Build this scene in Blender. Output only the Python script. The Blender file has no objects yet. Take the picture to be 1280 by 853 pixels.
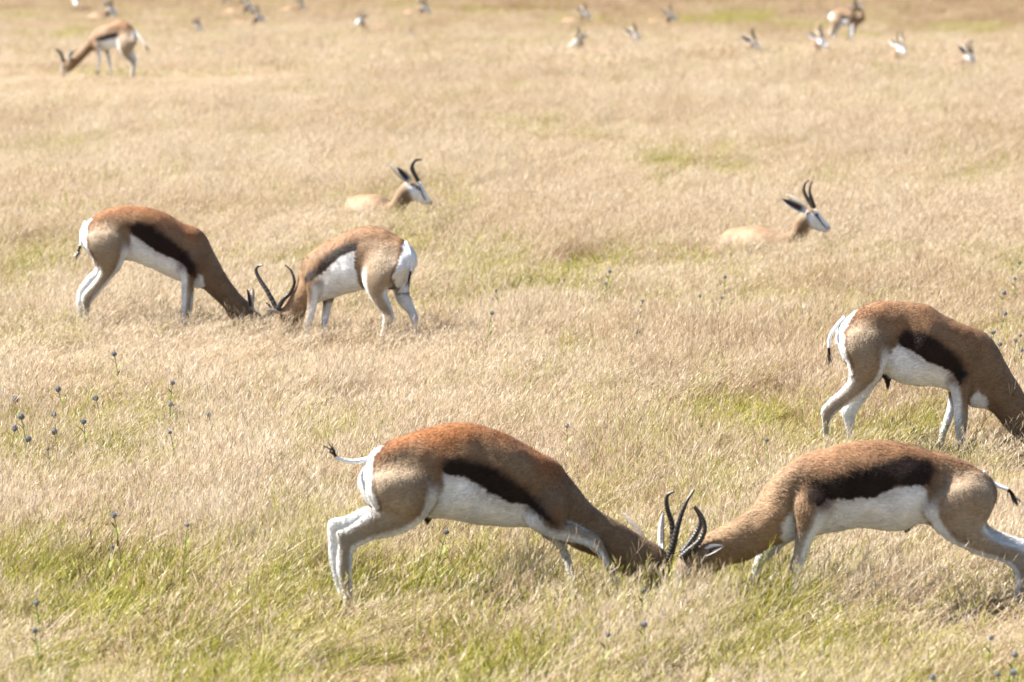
import bpy, math, random
import numpy as np
from mathutils import Vector, kdtree

# ------------------------------------------------------------------ camera, sky, sun, exposure
scene = bpy.context.scene
COL = scene.collection
LENS, CAM_H, HORIZON = 200.0, 3.4, -230.0          # long lens from a vehicle roof, looking slightly down
F_PX = LENS / 36.0 * 1280.0
PITCH = math.atan((426.5 - HORIZON) / F_PX)
cam_data = bpy.data.cameras.new('camera')
cam = bpy.data.objects.new('camera', cam_data)
COL.objects.link(cam)
cam.location = (0, 0, CAM_H)
cam.rotation_euler = (math.pi / 2 - PITCH, 0, 0)
cam_data.lens = LENS
cam_data.sensor_width = 36.0
cam_data.clip_start, cam_data.clip_end = 1.0, 3000.0
cam_data.dof.use_dof = True
cam_data.dof.focus_distance = 29.0
cam_data.dof.aperture_fstop = 5.2
scene.camera = cam

SUN_EL, SUN_BEHIND = math.radians(48), math.radians(9)
sun_dir = Vector((-math.cos(SUN_EL) * math.cos(SUN_BEHIND), math.cos(SUN_EL) * math.sin(SUN_BEHIND), math.sin(SUN_EL)))
world = bpy.data.worlds.new('World')
scene.world = world
world.use_nodes = True
wn = world.node_tree
sky = wn.nodes.new('ShaderNodeTexSky')
sky.sky_type = 'NISHITA'
sky.sun_disc = False
sky.sun_elevation = SUN_EL
sky.sun_rotation = math.atan2(sun_dir.x, sun_dir.y)
sky.dust_density = 1.5
bg = wn.nodes['Background']
bg.inputs['Strength'].default_value = 0.052
wn.links.new(sky.outputs['Color'], bg.inputs['Color'])
sun_data = bpy.data.lights.new('sun', 'SUN')
sun = bpy.data.objects.new('sun', sun_data)
COL.objects.link(sun)
sun_data.energy = 5.0
sun_data.angle = math.radians(0.53)
sun_data.color = (1.0, 0.95, 0.86)
sun.rotation_euler = sun_dir.to_track_quat('Z', 'Y').to_euler()

scene.view_settings.view_transform = 'Standard'
scene.view_settings.look = 'None'
scene.view_settings.exposure = 2.0
scene.view_settings.gamma = 1.0
scene.view_settings.use_curve_mapping = False
scene.cycles.max_bounces = 4
scene.cycles.diffuse_bounces = 1
scene.cycles.glossy_bounces = 1
scene.cycles.transmission_bounces = 2
scene.cycles.use_denoising = True

rng = np.random.default_rng(7)
random.seed(7)

# ------------------------------------------------------------------ measuring: points of the place along lines of sight
R_CAM = np.array(cam.rotation_euler.to_matrix())
C_CAM = np.array((0.0, 0.0, CAM_H))


def ray(px, py):
    d = R_CAM @ np.array(((px - 640.0) / F_PX, (426.5 - py) / F_PX, -1.0))
    return d / np.linalg.norm(d)


def terrain(x, y):
    s = np.clip((np.asarray(y, float) - 60.0) / 70.0, 0, 1)
    return -1.4 * s * s * (3 - 2 * s)


def ground_at(px, py):
    d = ray(px, py)
    t = 20.0
    while t < 400:
        p = C_CAM + d * t
        if p[2] <= terrain(p[0], p[1]):
            break
        t += 0.02
    p = C_CAM + d * t
    return np.array((p[0], p[1], float(terrain(p[0], p[1]))))


def vnoise(p, seed=0):
    """value noise on an (n, 3) or (n, 2) array, 0..1"""
    p = np.asarray(p, float)
    if p.shape[1] == 2:
        p = np.c_[p, np.zeros(len(p))]
    i = np.floor(p).astype(np.int64)
    f = p - i
    f = f * f * (3 - 2 * f)

    def h(a):
        n = (a[:, 0] * 73856093) ^ (a[:, 1] * 19349663) ^ (a[:, 2] * 83492791) ^ (seed * 2654435761)
        n = (n ^ (n >> 13)) * 1274126177 & 0x7fffffff
        n = (n ^ (n >> 16)) * 668265263 & 0x7fffffff
        return ((n ^ (n >> 15)) & 0xffff) / 65535.0
    out = np.zeros(len(p))
    for dx in (0, 1):
        for dy in (0, 1):
            for dz in (0, 1):
                w = (f[:, 0] if dx else 1 - f[:, 0]) * (f[:, 1] if dy else 1 - f[:, 1]) * (f[:, 2] if dz else 1 - f[:, 2])
                out += w * h(i + np.array((dx, dy, dz)))
    return out


def smooth(a, b, x):
    t = np.clip((x - a) / (b - a), 0, 1)
    return t * t * (3 - 2 * t)


# ------------------------------------------------------------------ materials
def new_mat(name):
    m = bpy.data.materials.new(name)
    m.use_nodes = True
    nt = m.node_tree
    return m, nt, nt.nodes['Principled BSDF'], nt.nodes['Material Output']


def fur_material():
    m, nt, p, out = new_mat('fur')
    at = nt.nodes.new('ShaderNodeAttribute'); at.attribute_name = 'Col'
    tc = nt.nodes.new('ShaderNodeTexCoord')
    no = nt.nodes.new('ShaderNodeTexNoise'); no.inputs['Scale'].default_value = 75; no.inputs['Detail'].default_value = 6
    no.inputs['Roughness'].default_value = 0.7
    mp = nt.nodes.new('ShaderNodeMapping'); mp.inputs['Scale'].default_value = (0.45, 1.2, 1.6); mp.inputs['Rotation'].default_value = (0, 0.5, 0)
    nt.links.new(tc.outputs['Object'], mp.inputs['Vector'])
    nt.links.new(mp.outputs['Vector'], no.inputs['Vector'])
    mr = nt.nodes.new('ShaderNodeMapRange')
    mr.inputs['From Min'].default_value = 0.25; mr.inputs['From Max'].default_value = 0.75
    mr.inputs['To Min'].default_value = 0.70; mr.inputs['To Max'].default_value = 1.25
    nt.links.new(no.outputs['Fac'], mr.inputs['Value'])
    mx = nt.nodes.new('ShaderNodeMix'); mx.data_type = 'RGBA'; mx.blend_type = 'MULTIPLY'
    mx.inputs['Factor'].default_value = 1.0
    nt.links.new(at.outputs['Color'], mx.inputs['A'])
    nt.links.new(mr.outputs['Result'], mx.inputs['B'])
    nt.links.new(mx.outputs['Result'], p.inputs['Base Color'])
    p.inputs['Roughness'].default_value = 0.55
    p.inputs['Specular IOR Level'].default_value = 0.15
    p.inputs['Sheen Weight'].default_value = 0.03
    p.inputs['Sheen Roughness'].default_value = 0.5
    n2 = nt.nodes.new('ShaderNodeTexNoise'); n2.inputs['Scale'].default_value = 160; n2.inputs['Detail'].default_value = 3
    nt.links.new(mp.outputs['Vector'], n2.inputs['Vector'])
    bp = nt.nodes.new('ShaderNodeBump'); bp.inputs['Strength'].default_value = 0.6; bp.inputs['Distance'].default_value = 0.008
    nt.links.new(n2.outputs['Fac'], bp.inputs['Height'])
    nt.links.new(bp.outputs['Normal'], p.inputs['Normal'])
    return m


def plain(name, col, rough=0.6, spec=0.5, noise=0.0, scale=40):
    m, nt, p, out = new_mat(name)
    p.inputs['Base Color'].default_value = (*col, 1)
    p.inputs['Roughness'].default_value = rough
    p.inputs['Specular IOR Level'].default_value = spec
    if noise:
        no = nt.nodes.new('ShaderNodeTexNoise'); no.inputs['Scale'].default_value = scale; no.inputs['Detail'].default_value = 5
        tc = nt.nodes.new('ShaderNodeTexCoord'); nt.links.new(tc.outputs['Object'], no.inputs['Vector'])
        cr = nt.nodes.new('ShaderNodeValToRGB')
        cr.color_ramp.elements[0].position = 0.3; cr.color_ramp.elements[1].position = 0.7
        cr.color_ramp.elements[0].color = (*[c * (1 - noise) for c in col], 1)
        cr.color_ramp.elements[1].color = (*[min(1, c * (1 + noise)) for c in col], 1)
        nt.links.new(no.outputs['Fac'], cr.inputs['Fac'])
        nt.links.new(cr.outputs['Color'], p.inputs['Base Color'])
    return m


M_FUR = fur_material()
M_HORN = plain('horn', (0.018, 0.014, 0.012), 0.38, 0.5, 0.5, 60)
M_EYE = plain('eye', (0.006, 0.004, 0.003), 0.12, 0.6)
M_HOOF = plain('hoof', (0.03, 0.024, 0.02), 0.45, 0.5, 0.3)


def grass_material(name, palette, greens, translucency=0.42):
    """palette by a value of each blade, greener by a value of each tuft"""
    m, nt, p, out = new_mat(name)
    nt.nodes.remove(p)
    at = nt.nodes.new('ShaderNodeAttribute'); at.attribute_name = 'blade'
    gi = nt.nodes.new('ShaderNodeAttribute'); gi.attribute_type = 'INSTANCER'; gi.attribute_name = 'green'
    ti = nt.nodes.new('ShaderNodeAttribute'); ti.attribute_type = 'INSTANCER'; ti.attribute_name = 'tint'

    def ramp(cols):
        r = nt.nodes.new('ShaderNodeValToRGB')
        el = r.color_ramp.elements
        while len(el) < len(cols):
            el.new(0.5)
        for k, c in enumerate(cols):
            el[k].position = k / (len(cols) - 1); el[k].color = (*c, 1)
        return r
    r1, r2 = ramp(palette), ramp(greens)
    sep = nt.nodes.new('ShaderNodeSeparateColor')
    nt.links.new(at.outputs['Color'], sep.inputs['Color'])
    ad = nt.nodes.new('ShaderNodeMath'); ad.operation = 'ADD'
    nt.links.new(sep.outputs['Red'], ad.inputs[0]); nt.links.new(ti.outputs['Fac'], ad.inputs[1])
    nt.links.new(ad.outputs[0], r1.inputs['Fac'])
    nt.links.new(sep.outputs['Red'], r2.inputs['Fac'])
    # a blade is green when its own number falls below the greenness of its tuft
    geo = nt.nodes.new('ShaderNodeNewGeometry')
    pn = nt.nodes.new('ShaderNodeTexNoise'); pn.inputs['Scale'].default_value = 3.4; pn.inputs['Detail'].default_value = 2
    nt.links.new(geo.outputs['Position'], pn.inputs['Vector'])
    g2 = nt.nodes.new('ShaderNodeMath'); g2.operation = 'MULTIPLY_ADD'
    g2.inputs[1].default_value = 1.1; g2.inputs[2].default_value = -0.55
    nt.links.new(pn.outputs['Fac'], g2.inputs[0])
    g3 = nt.nodes.new('ShaderNodeMath'); g3.operation = 'ADD'
    nt.links.new(g2.outputs[0], g3.inputs[0]); nt.links.new(gi.outputs['Fac'], g3.inputs[1])
    lot = nt.nodes.new('ShaderNodeMath'); lot.operation = 'MULTIPLY_ADD'; lot.inputs[1].default_value = 0.35
    lt2 = nt.nodes.new('ShaderNodeMath'); lt2.operation = 'MULTIPLY'; lt2.inputs[1].default_value = 0.65
    nt.links.new(sep.outputs['Blue'], lt2.inputs[0])
    nt.links.new(sep.outputs['Green'], lot.inputs[0]); nt.links.new(lt2.outputs[0], lot.inputs[2])
    sb = nt.nodes.new('ShaderNodeMath'); sb.operation = 'SUBTRACT'
    nt.links.new(g3.outputs[0], sb.inputs[0]); nt.links.new(lot.outputs[0], sb.inputs[1])
    mu = nt.nodes.new('ShaderNodeMath'); mu.operation = 'MULTIPLY_ADD'; mu.use_clamp = True
    mu.inputs[1].default_value = 4.0; mu.inputs[2].default_value = 0.42
    nt.links.new(sb.outputs[0], mu.inputs[0])
    mx = nt.nodes.new('ShaderNodeMix'); mx.data_type = 'RGBA'
    nt.links.new(mu.outputs[0], mx.inputs['Factor'])
    nt.links.new(r1.outputs['Color'], mx.inputs['A']); nt.links.new(r2.outputs['Color'], mx.inputs['B'])
    di = nt.nodes.new('ShaderNodeBsdfDiffuse'); tr = nt.nodes.new('ShaderNodeBsdfTranslucent')
    gl = nt.nodes.new('ShaderNodeBsdfGlossy'); gl.inputs['Roughness'].default_value = 0.45
    gl.inputs['Color'].default_value = (1, 1, 1, 1)
    m1 = nt.nodes.new('ShaderNodeMixShader'); m1.inputs['Fac'].default_value = translucency
    m2 = nt.nodes.new('ShaderNodeMixShader'); m2.inputs['Fac'].default_value = 0.02
    for b in (di, tr):
        nt.links.new(mx.outputs['Result'], b.inputs['Color'])
    nt.links.new(di.outputs[0], m1.inputs[1]); nt.links.new(tr.outputs[0], m1.inputs[2])
    nt.links.new(m1.outputs[0], m2.inputs[1]); nt.links.new(gl.outputs[0], m2.inputs[2])
    nt.links.new(m2.outputs[0], out.inputs['Surface'])
    return m


STRAW = [(0.20, 0.115, 0.06), (0.31, 0.215, 0.128), (0.39, 0.29, 0.186), (0.445, 0.348, 0.238), (0.515, 0.43, 0.322)]
GREENS = [(0.125, 0.13, 0.015), (0.205, 0.20, 0.026), (0.28, 0.265, 0.047), (0.345, 0.31, 0.09)]
M_GRASS = grass_material('grass_blades', STRAW, GREENS)


def link_mesh(name, verts, faces, mat, parent=None, smooth_shade=True, cols=None):
    me = bpy.data.meshes.new(name)
    me.from_pydata([tuple(v) for v in verts], [], faces)
    if smooth_shade:
        me.polygons.foreach_set('use_smooth', [True] * len(me.polygons))
    if cols is not None:
        a = me.color_attributes.new('Col', 'FLOAT_COLOR', 'POINT')
        a.data.foreach_set('color', np.c_[cols, np.ones(len(cols))].astype(np.float32).ravel())
    me.materials.append(mat)
    o = bpy.data.objects.new(name, me)
    COL.objects.link(o)
    o.parent = parent
    return o


# ------------------------------------------------------------------ the ground
def build_ground():
    xs = np.r_[np.linspace(-1500, -60, 8), np.linspace(-50, 50, 41), np.linspace(60, 1500, 8)]
    ys = np.r_[np.linspace(-600, 0, 5), np.linspace(10, 200, 96), np.linspace(260, 2600, 12)]
    X, Y = np.meshgrid(xs, ys)
    V = np.c_[X.ravel(), Y.ravel(), terrain(X.ravel(), Y.ravel())]
    n = len(xs)
    faces = [(j * n + i, j * n + i + 1, (j + 1) * n + i + 1, (j + 1) * n + i) for j in range(len(ys) - 1) for i in range(n - 1)]
    m, nt, p, out = new_mat('dry_ground')
    tc = nt.nodes.new('ShaderNodeTexCoord')
    n1 = nt.nodes.new('ShaderNodeTexNoise'); n1.inputs['Scale'].default_value = 0.6; n1.inputs['Detail'].default_value = 8
    n2 = nt.nodes.new('ShaderNodeTexNoise'); n2.inputs['Scale'].default_value = 14; n2.inputs['Detail'].default_value = 8
    for k in (n1, n2):
        nt.links.new(tc.outputs['Object'], k.inputs['Vector'])
    cr = nt.nodes.new('ShaderNodeValToRGB')
    cr.color_ramp.elements[0].position = 0.3; cr.color_ramp.elements[1].position = 0.72
    cr.color_ramp.elements[0].color = (0.15, 0.095, 0.055, 1); cr.color_ramp.elements[1].color = (0.27, 0.19, 0.11, 1)
    nt.links.new(n2.outputs['Fac'], cr.inputs['Fac'])
    mx = nt.nodes.new('ShaderNodeMix'); mx.data_type = 'RGBA'; mx.blend_type = 'MIX'
    mx.inputs['B'].default_value = (0.21, 0.16, 0.08, 1)
    nt.links.new(n1.outputs['Fac'], mx.inputs['Factor']); nt.links.new(cr.outputs['Color'], mx.inputs['A'])
    nt.links.new(mx.outputs['Result'], p.inputs['Base Color'])
    p.inputs['Roughness'].default_value = 0.95
    bp = nt.nodes.new('ShaderNodeBump'); bp.inputs['Distance'].default_value = 0.05
    nt.links.new(n2.outputs['Fac'], bp.inputs['Height']); nt.links.new(bp.outputs['Normal'], p.inputs['Normal'])
    o = link_mesh('ground', V, faces, m)
    o['kind'] = 'structure'
    return o


build_ground()

# ------------------------------------------------------------------ springbok
TAN = np.array((0.205, 0.134, 0.08)); RUST = np.array((0.27, 0.108, 0.04)); DARK = np.array((0.014, 0.006, 0.0035))
WHITE = np.array((0.77, 0.785, 0.81)); PALE = np.array((0.32, 0.265, 0.205)); FACE_BROWN = np.array((0.10, 0.045, 0.02))
SHEATH = np.array((0.02, 0.014, 0.012))


def catmull(P, n):
    """P (k, d) -> dense samples with n per span, plus the ring coordinate"""
    P = np.asarray(P, float)
    Q = np.vstack((2 * P[0] - P[1], P, 2 * P[-1] - P[-2]))
    out, u = [], []
    for i in range(1, len(Q) - 2):
        for k in range(n):
            t = k / n
            a, b, c, d = Q[i - 1], Q[i], Q[i + 1], Q[i + 2]
            out.append(0.5 * ((2 * b) + (c - a) * t + (2 * a - 5 * b + 4 * c - d) * t * t + (3 * b - a - 3 * c + d) * t ** 3))
            u.append(i - 1 + t)
    out.append(P[-1]); u.append(len(P) - 1.0)
    return np.array(out), np.array(u)


class Frame:
    """a standing place with a heading: turns a line of sight into a point of the animal's own middle plane"""
    def __init__(self, px, py, direction, yaw):
        self.base = ground_at(px, py)
        a = math.radians(yaw)
        self.fwd = np.array((direction * math.cos(a), math.sin(a), 0.0))
        n = np.array((self.fwd[1], -self.fwd[0], 0.0))
        self.near = n if n[1] < 0 else -n              # sideways, the side we see

    def at(self, px, py, lat=0.0):
        d = ray(px, py)
        o = self.base + self.near * lat
        t = np.dot(o - C_CAM, self.near) / np.dot(d, self.near)
        return C_CAM + d * t - self.base

    def flat(self, p):
        return np.c_[p @ self.fwd, p[:, 2]]


def loft(frame, rings, nseg=20, per=6):
    """rings: (ax, ay, bx, by, half_width, lat) -> closed tube; returns verts, faces, samples(u, t, side, lat)"""
    A = np.array([frame.at(r[0], r[1], r[5]) for r in rings])
    B = np.array([frame.at(r[2], r[3], r[5]) for r in rings])
    W = np.array([[r[4], r[5]] for r in rings])
    D, u = catmull(np.c_[A, B, W], per)
    A, B, W, L = D[:, :3], D[:, 3:6], np.maximum(D[:, 6], 0.004), D[:, 7]
    C = (A + B) / 2
    T = np.gradient(C, axis=0)
    up = (A - B) / 2
    side = np.cross(up, T)
    side /= np.linalg.norm(side, axis=1)[:, None] + 1e-9
    flip = np.sign(side @ frame.near); flip[flip == 0] = 1
    side = side * flip[:, None]
    phi = np.linspace(0, 2 * math.pi, nseg, endpoint=False)
    V, S = [], []
    for i in range(len(C)):
        for a in phi:
            V.append(C[i] + up[i] * math.cos(a) + side[i] * W[i] * math.sin(a))
            S.append((u[i], (1 - math.cos(a)) / 2, math.sin(a), L[i]))
    n = len(C)
    Fc = [(i * nseg + j, i * nseg + (j + 1) % nseg, (i + 1) * nseg + (j + 1) % nseg, (i + 1) * nseg + j)
          for i in range(n - 1) for j in range(nseg)]
    for end, tdir in ((0, -1), (n - 1, 1)):
        e = len(V)
        V.append(C[end] + tdir * T[end] / (np.linalg.norm(T[end]) + 1e-9) * min(W[end], np.linalg.norm(up[end])) * 0.5)
        S.append((u[end], 0.5, 0, L[end]))
        for j in range(nseg):
            Fc.append((e, end * nseg + (j + 1) % nseg, end * nseg + j) if tdir < 0 else (e, end * nseg + j, end * nseg + (j + 1) % nseg))
    return np.array(V), Fc, np.array(S)


def poly_sd(P, poly):
    """signed distance of points to a polygon, inside negative"""
    poly = np.asarray(poly)
    d = np.full(len(P), 1e9); inside = np.zeros(len(P), bool)
    for i in range(len(poly)):
        a, b = poly[i], poly[(i + 1) % len(poly)]
        e = b - a
        w = P - a
        t = np.clip((w @ e) / (e @ e), 0, 1)
        d = np.minimum(d, np.linalg.norm(w - t[:, None] * e, axis=1))
        c = ((a[1] > P[:, 1]) != (b[1] > P[:, 1]))
        with np.errstate(divide='ignore', invalid='ignore'):
            x = (b[0] - a[0]) * (P[:, 1] - a[1]) / (b[1] - a[1]) + a[0]
        inside ^= c & (P[:, 0] < x)
    return np.where(inside, -d, d)


def mixc(c, target, w):
    return c * (1 - w[:, None]) + target * w[:, None]


def coat(part, u, t, s, lat, nr, head, auto, noise, lying=False, rust=0.6, neck=1.0):
    """coat colour of one sample set, by part of the body"""
    n = len(u)
    c = np.tile(TAN * (np.array((1.2, 1.4, 1.65)) if lying else 1.0), (n, 1))
    if part == 'torso':
        c = mixc(c, RUST, smooth(0.34, 0.04, t + 0.34 * (noise - .5)) * smooth(0.3, 1.5, u) * smooth(head - 2.5, head - 5, u) * rust)
        c = mixc(c, TAN * neck, smooth(head - 6, head - 3.5, u) * smooth(head + 1, head, u))  # a raised neck factor paints sunlight into the neck's tan
        if auto:
            body = smooth(2.5, 3.2, u) * smooth(head - 4.2, head - 5, u)
            c = mixc(c, DARK, body * smooth(0.40, 0.44, t))
            c = mixc(c, WHITE, body * smooth(0.60, 0.63, t))
            c = mixc(c, WHITE, smooth(1.2, 0.8, u))
        # head
        h = smooth(head + 0.7, head + 1.6, u) if lying else smooth(head + 1.6, head + 2.6, u)
        c = mixc(c, WHITE if lying else WHITE * .25 + TAN * .7, h)
        c = mixc(c, TAN * 0.75, smooth(head + 3.0, head + 2.2, u) * h * smooth(0.30, 0.22, t))
        k = np.clip((u - head - 2.0) / max(1, nr - 2 - head - 2.0), 0, 1)
        line = smooth(0.11, 0.06, np.abs(t - (0.24 + 0.36 * k))) * smooth(head + 1.9, head + 2.4, u) * smooth(nr - 1.6, nr - 2.1, u)
        c = mixc(c, FACE_BROWN * 0.5, line)
        c = mixc(c, DARK * 1.2, smooth(nr - 1.75, nr - 1.35, u) * smooth(0.65, 0.5, t))
    elif part in ('hind_near', 'hind_far'):
        c = mixc(c, np.array((0.35, 0.27, 0.19)), smooth(0.0, 0.6, t))
        c = mixc(c, PALE, smooth(2.6, 7, u))
        inner = -s * np.sign(lat)
        c = mixc(c, WHITE, smooth(0.1, 0.5, inner) * smooth(1.2, 2.2, u))
        c = mixc(c, WHITE, smooth(0.22, 0.12, t) * smooth(0.8, 1.6, u))
        c = mixc(c, WHITE * 0.9, smooth(0.82, 0.92, t) * smooth(2, 3, u))
    elif part in ('fore_near', 'fore_far'):
        inner = -s * np.sign(lat)
        c = mixc(c, PALE, smooth(2.0, 3.2, u))
        c = mixc(c, WHITE, smooth(0.0, 0.4, inner) * smooth(1.2, 2.0, u))
        c = mixc(c, WHITE, smooth(0.45, 0.6, t) * smooth(0.9, 1.6, u))
    elif part == 'sheath':
        c = np.tile(SHEATH, (n, 1))
    return c


def tube(path, radii, nseg=10, ridges=0, ridge_to=0.75):
    P = np.asarray(path); n = len(P)
    T = np.gradient(P, axis=0); T /= np.linalg.norm(T, axis=1)[:, None] + 1e-9
    ref = np.array((0.3, 0.9, 0.1))
    V, Fc = [], []
    for i in range(n):
        a = np.cross(T[i], ref); a /= np.linalg.norm(a); b = np.cross(T[i], a)
        r = radii[i]
        if ridges:
            f = i / (n - 1)
            if f < ridge_to:
                r = r * (1.0 + 0.075 * math.sin(2 * math.pi * ridges * f))
        for k in range(nseg):
            q = 2 * math.pi * k / nseg
            V.append(P[i] + (a * math.cos(q) + b * math.sin(q)) * r)
    for i in range(n - 1):
        for k in range(nseg):
            Fc.append((i * nseg + k, i * nseg + (k + 1) % nseg, (i + 1) * nseg + (k + 1) % nseg, (i + 1) * nseg + k))
    Fc.append(tuple(range(nseg))[::-1]); Fc.append(tuple(range((n - 1) * nseg, n * nseg)))
    return np.array(V), Fc


def ear_mesh(base, tip, width, face):
    """cupped leaf: base and tip points, the open side looks along face"""
    L = tip - base; ln = np.linalg.norm(L); ax = L / ln
    side = np.cross(ax, face); side /= np.linalg.norm(side) + 1e-9
    face = np.cross(side, ax)
    V, Fc, cols = [], [], []
    nu, nv = 14, 9
    for layer in (0, 1):
        for i in range(nu):
            f = i / (nu - 1)
            w = width * (math.sin(math.pi * min(1, 0.16 + 0.84 * f) ** 0.9) ** 0.75 + 0.001) * (1 if f < 0.99 else 0.1)
            for j in range(nv):
                v = -1 + 2 * j / (nv - 1)
                p = base + ax * ln * f + side * w * v * 0.9 + face * (w * 0.75 * (v * v) - 0.012 * (1 - f))
                if layer:
                    p = p - face * 0.006 * (1 - 0.75 * abs(v))
                    cols.append(PALE * 0.9 + 0.05)
                else:
                    k = smooth(0.9, 0.45, np.array([abs(v)]))[0] * (smooth(0.05, 0.25, np.array([f]))[0])
                    cols.append(WHITE * 0.85 * (1 - k) + np.array((0.05, 0.035, 0.035)) * k)
                V.append(p)
    n0 = nu * nv
    for i in range(nu - 1):
        for j in range(nv - 1):
            a, b, c, d = i * nv + j, i * nv + j + 1, (i + 1) * nv + j + 1, (i + 1) * nv + j
            Fc.append((a, b, c, d)); Fc.append((n0 + a, n0 + d, n0 + c, n0 + b))
    for i in range(nu - 1):
        for j in (0, nv - 1):
            a, d = i * nv + j, (i + 1) * nv + j
            Fc.append((a, d, n0 + d, n0 + a))
    return np.array(V), Fc, np.array(cols)


def ball(c, r, nu=10, nv=8):
    V = [c + np.array((0, 0, r))]
    for i in range(1, nv):
        for j in range(nu):
            a, b = math.pi * i / nv, 2 * math.pi * j / nu
            V.append(c + r * np.array((math.sin(a) * math.cos(b), math.sin(a) * math.sin(b), math.cos(a))))
    V.append(c - np.array((0, 0, r)))
    Fc = [(0, 1 + j, 1 + (j + 1) % nu) for j in range(nu)]
    for i in range(nv - 2):
        for j in range(nu):
            Fc.append((1 + i * nu + j, 1 + (i + 1) * nu + j, 1 + (i + 1) * nu + (j + 1) % nu, 1 + i * nu + (j + 1) % nu))
    k = len(V) - 1
    Fc += [(k, k - nu + (j + 1) % nu, k - nu + j) for j in range(nu)]
    return np.array(V), Fc


def build_fur(root, P, N, cols, fr, trunk, count):
    """short flat-lying hairs: backwards over the trunk, downwards on the limbs"""
    r = np.random.default_rng(len(P))
    k = r.integers(0, len(P), count)
    p, n, c = P[k] + r.normal(0, 0.0018, (count, 3)), N[k], cols[k]
    w = trunk[k][:, None]
    d = w * (-0.85 * fr.fwd + np.array((0, 0, -0.45))) + (1 - w) * np.array((0, 0, -1.0)) - 0.2 * fr.fwd
    sw = vnoise(p * 8, 41) - .5
    d = d + np.cross(n, d) * (sw * 1.3)[:, None] + r.normal(0, 0.22, (count, 3))
    d = d - n * (d * n).sum(1)[:, None]
    d /= np.linalg.norm(d, axis=1)[:, None] + 1e-6
    s = np.cross(n, d)
    L = r.uniform(0.010, 0.020, count)[:, None]
    hw = r.uniform(0.0010, 0.0018, count)[:, None]
    base = p - n * 0.001
    V = np.empty((count * 3, 3))
    V[0::3] = base - s * hw; V[1::3] = base + s * hw
    V[2::3] = base + d * L + n * (L * r.uniform(0.08, 0.26, count)[:, None])
    jit = 0.28 * (1 - 0.7 * np.clip(c[:, 1] / 0.7, 0, 1))
    col = np.clip(c * (1.03 + jit * r.uniform(-1, 1, count))[:, None], 0, 0.85)
    me = bpy.data.meshes.new('fur')
    me.vertices.add(count * 3); me.vertices.foreach_set('co', V.astype(np.float32).ravel())
    me.loops.add(count * 3); me.loops.foreach_set('vertex_index', np.arange(count * 3, dtype=np.int32))
    me.polygons.add(count); me.polygons.foreach_set('loop_start', np.arange(0, count * 3, 3, dtype=np.int32))
    me.update(); me.validate()
    a = me.color_attributes.new('Col', 'FLOAT_COLOR', 'POINT')
    a.data.foreach_set('color', np.c_[np.repeat(col, 3, axis=0), np.ones(count * 3)].astype(np.float32).ravel())
    me.materials.append(M_FUR)
    o = bpy.data.objects.new('fur', me); COL.objects.link(o); o.parent = root
    return o


SLIM = (1.1, .9, .80, .78, .88, 1.0, .98, .88, .84, .92)


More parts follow.
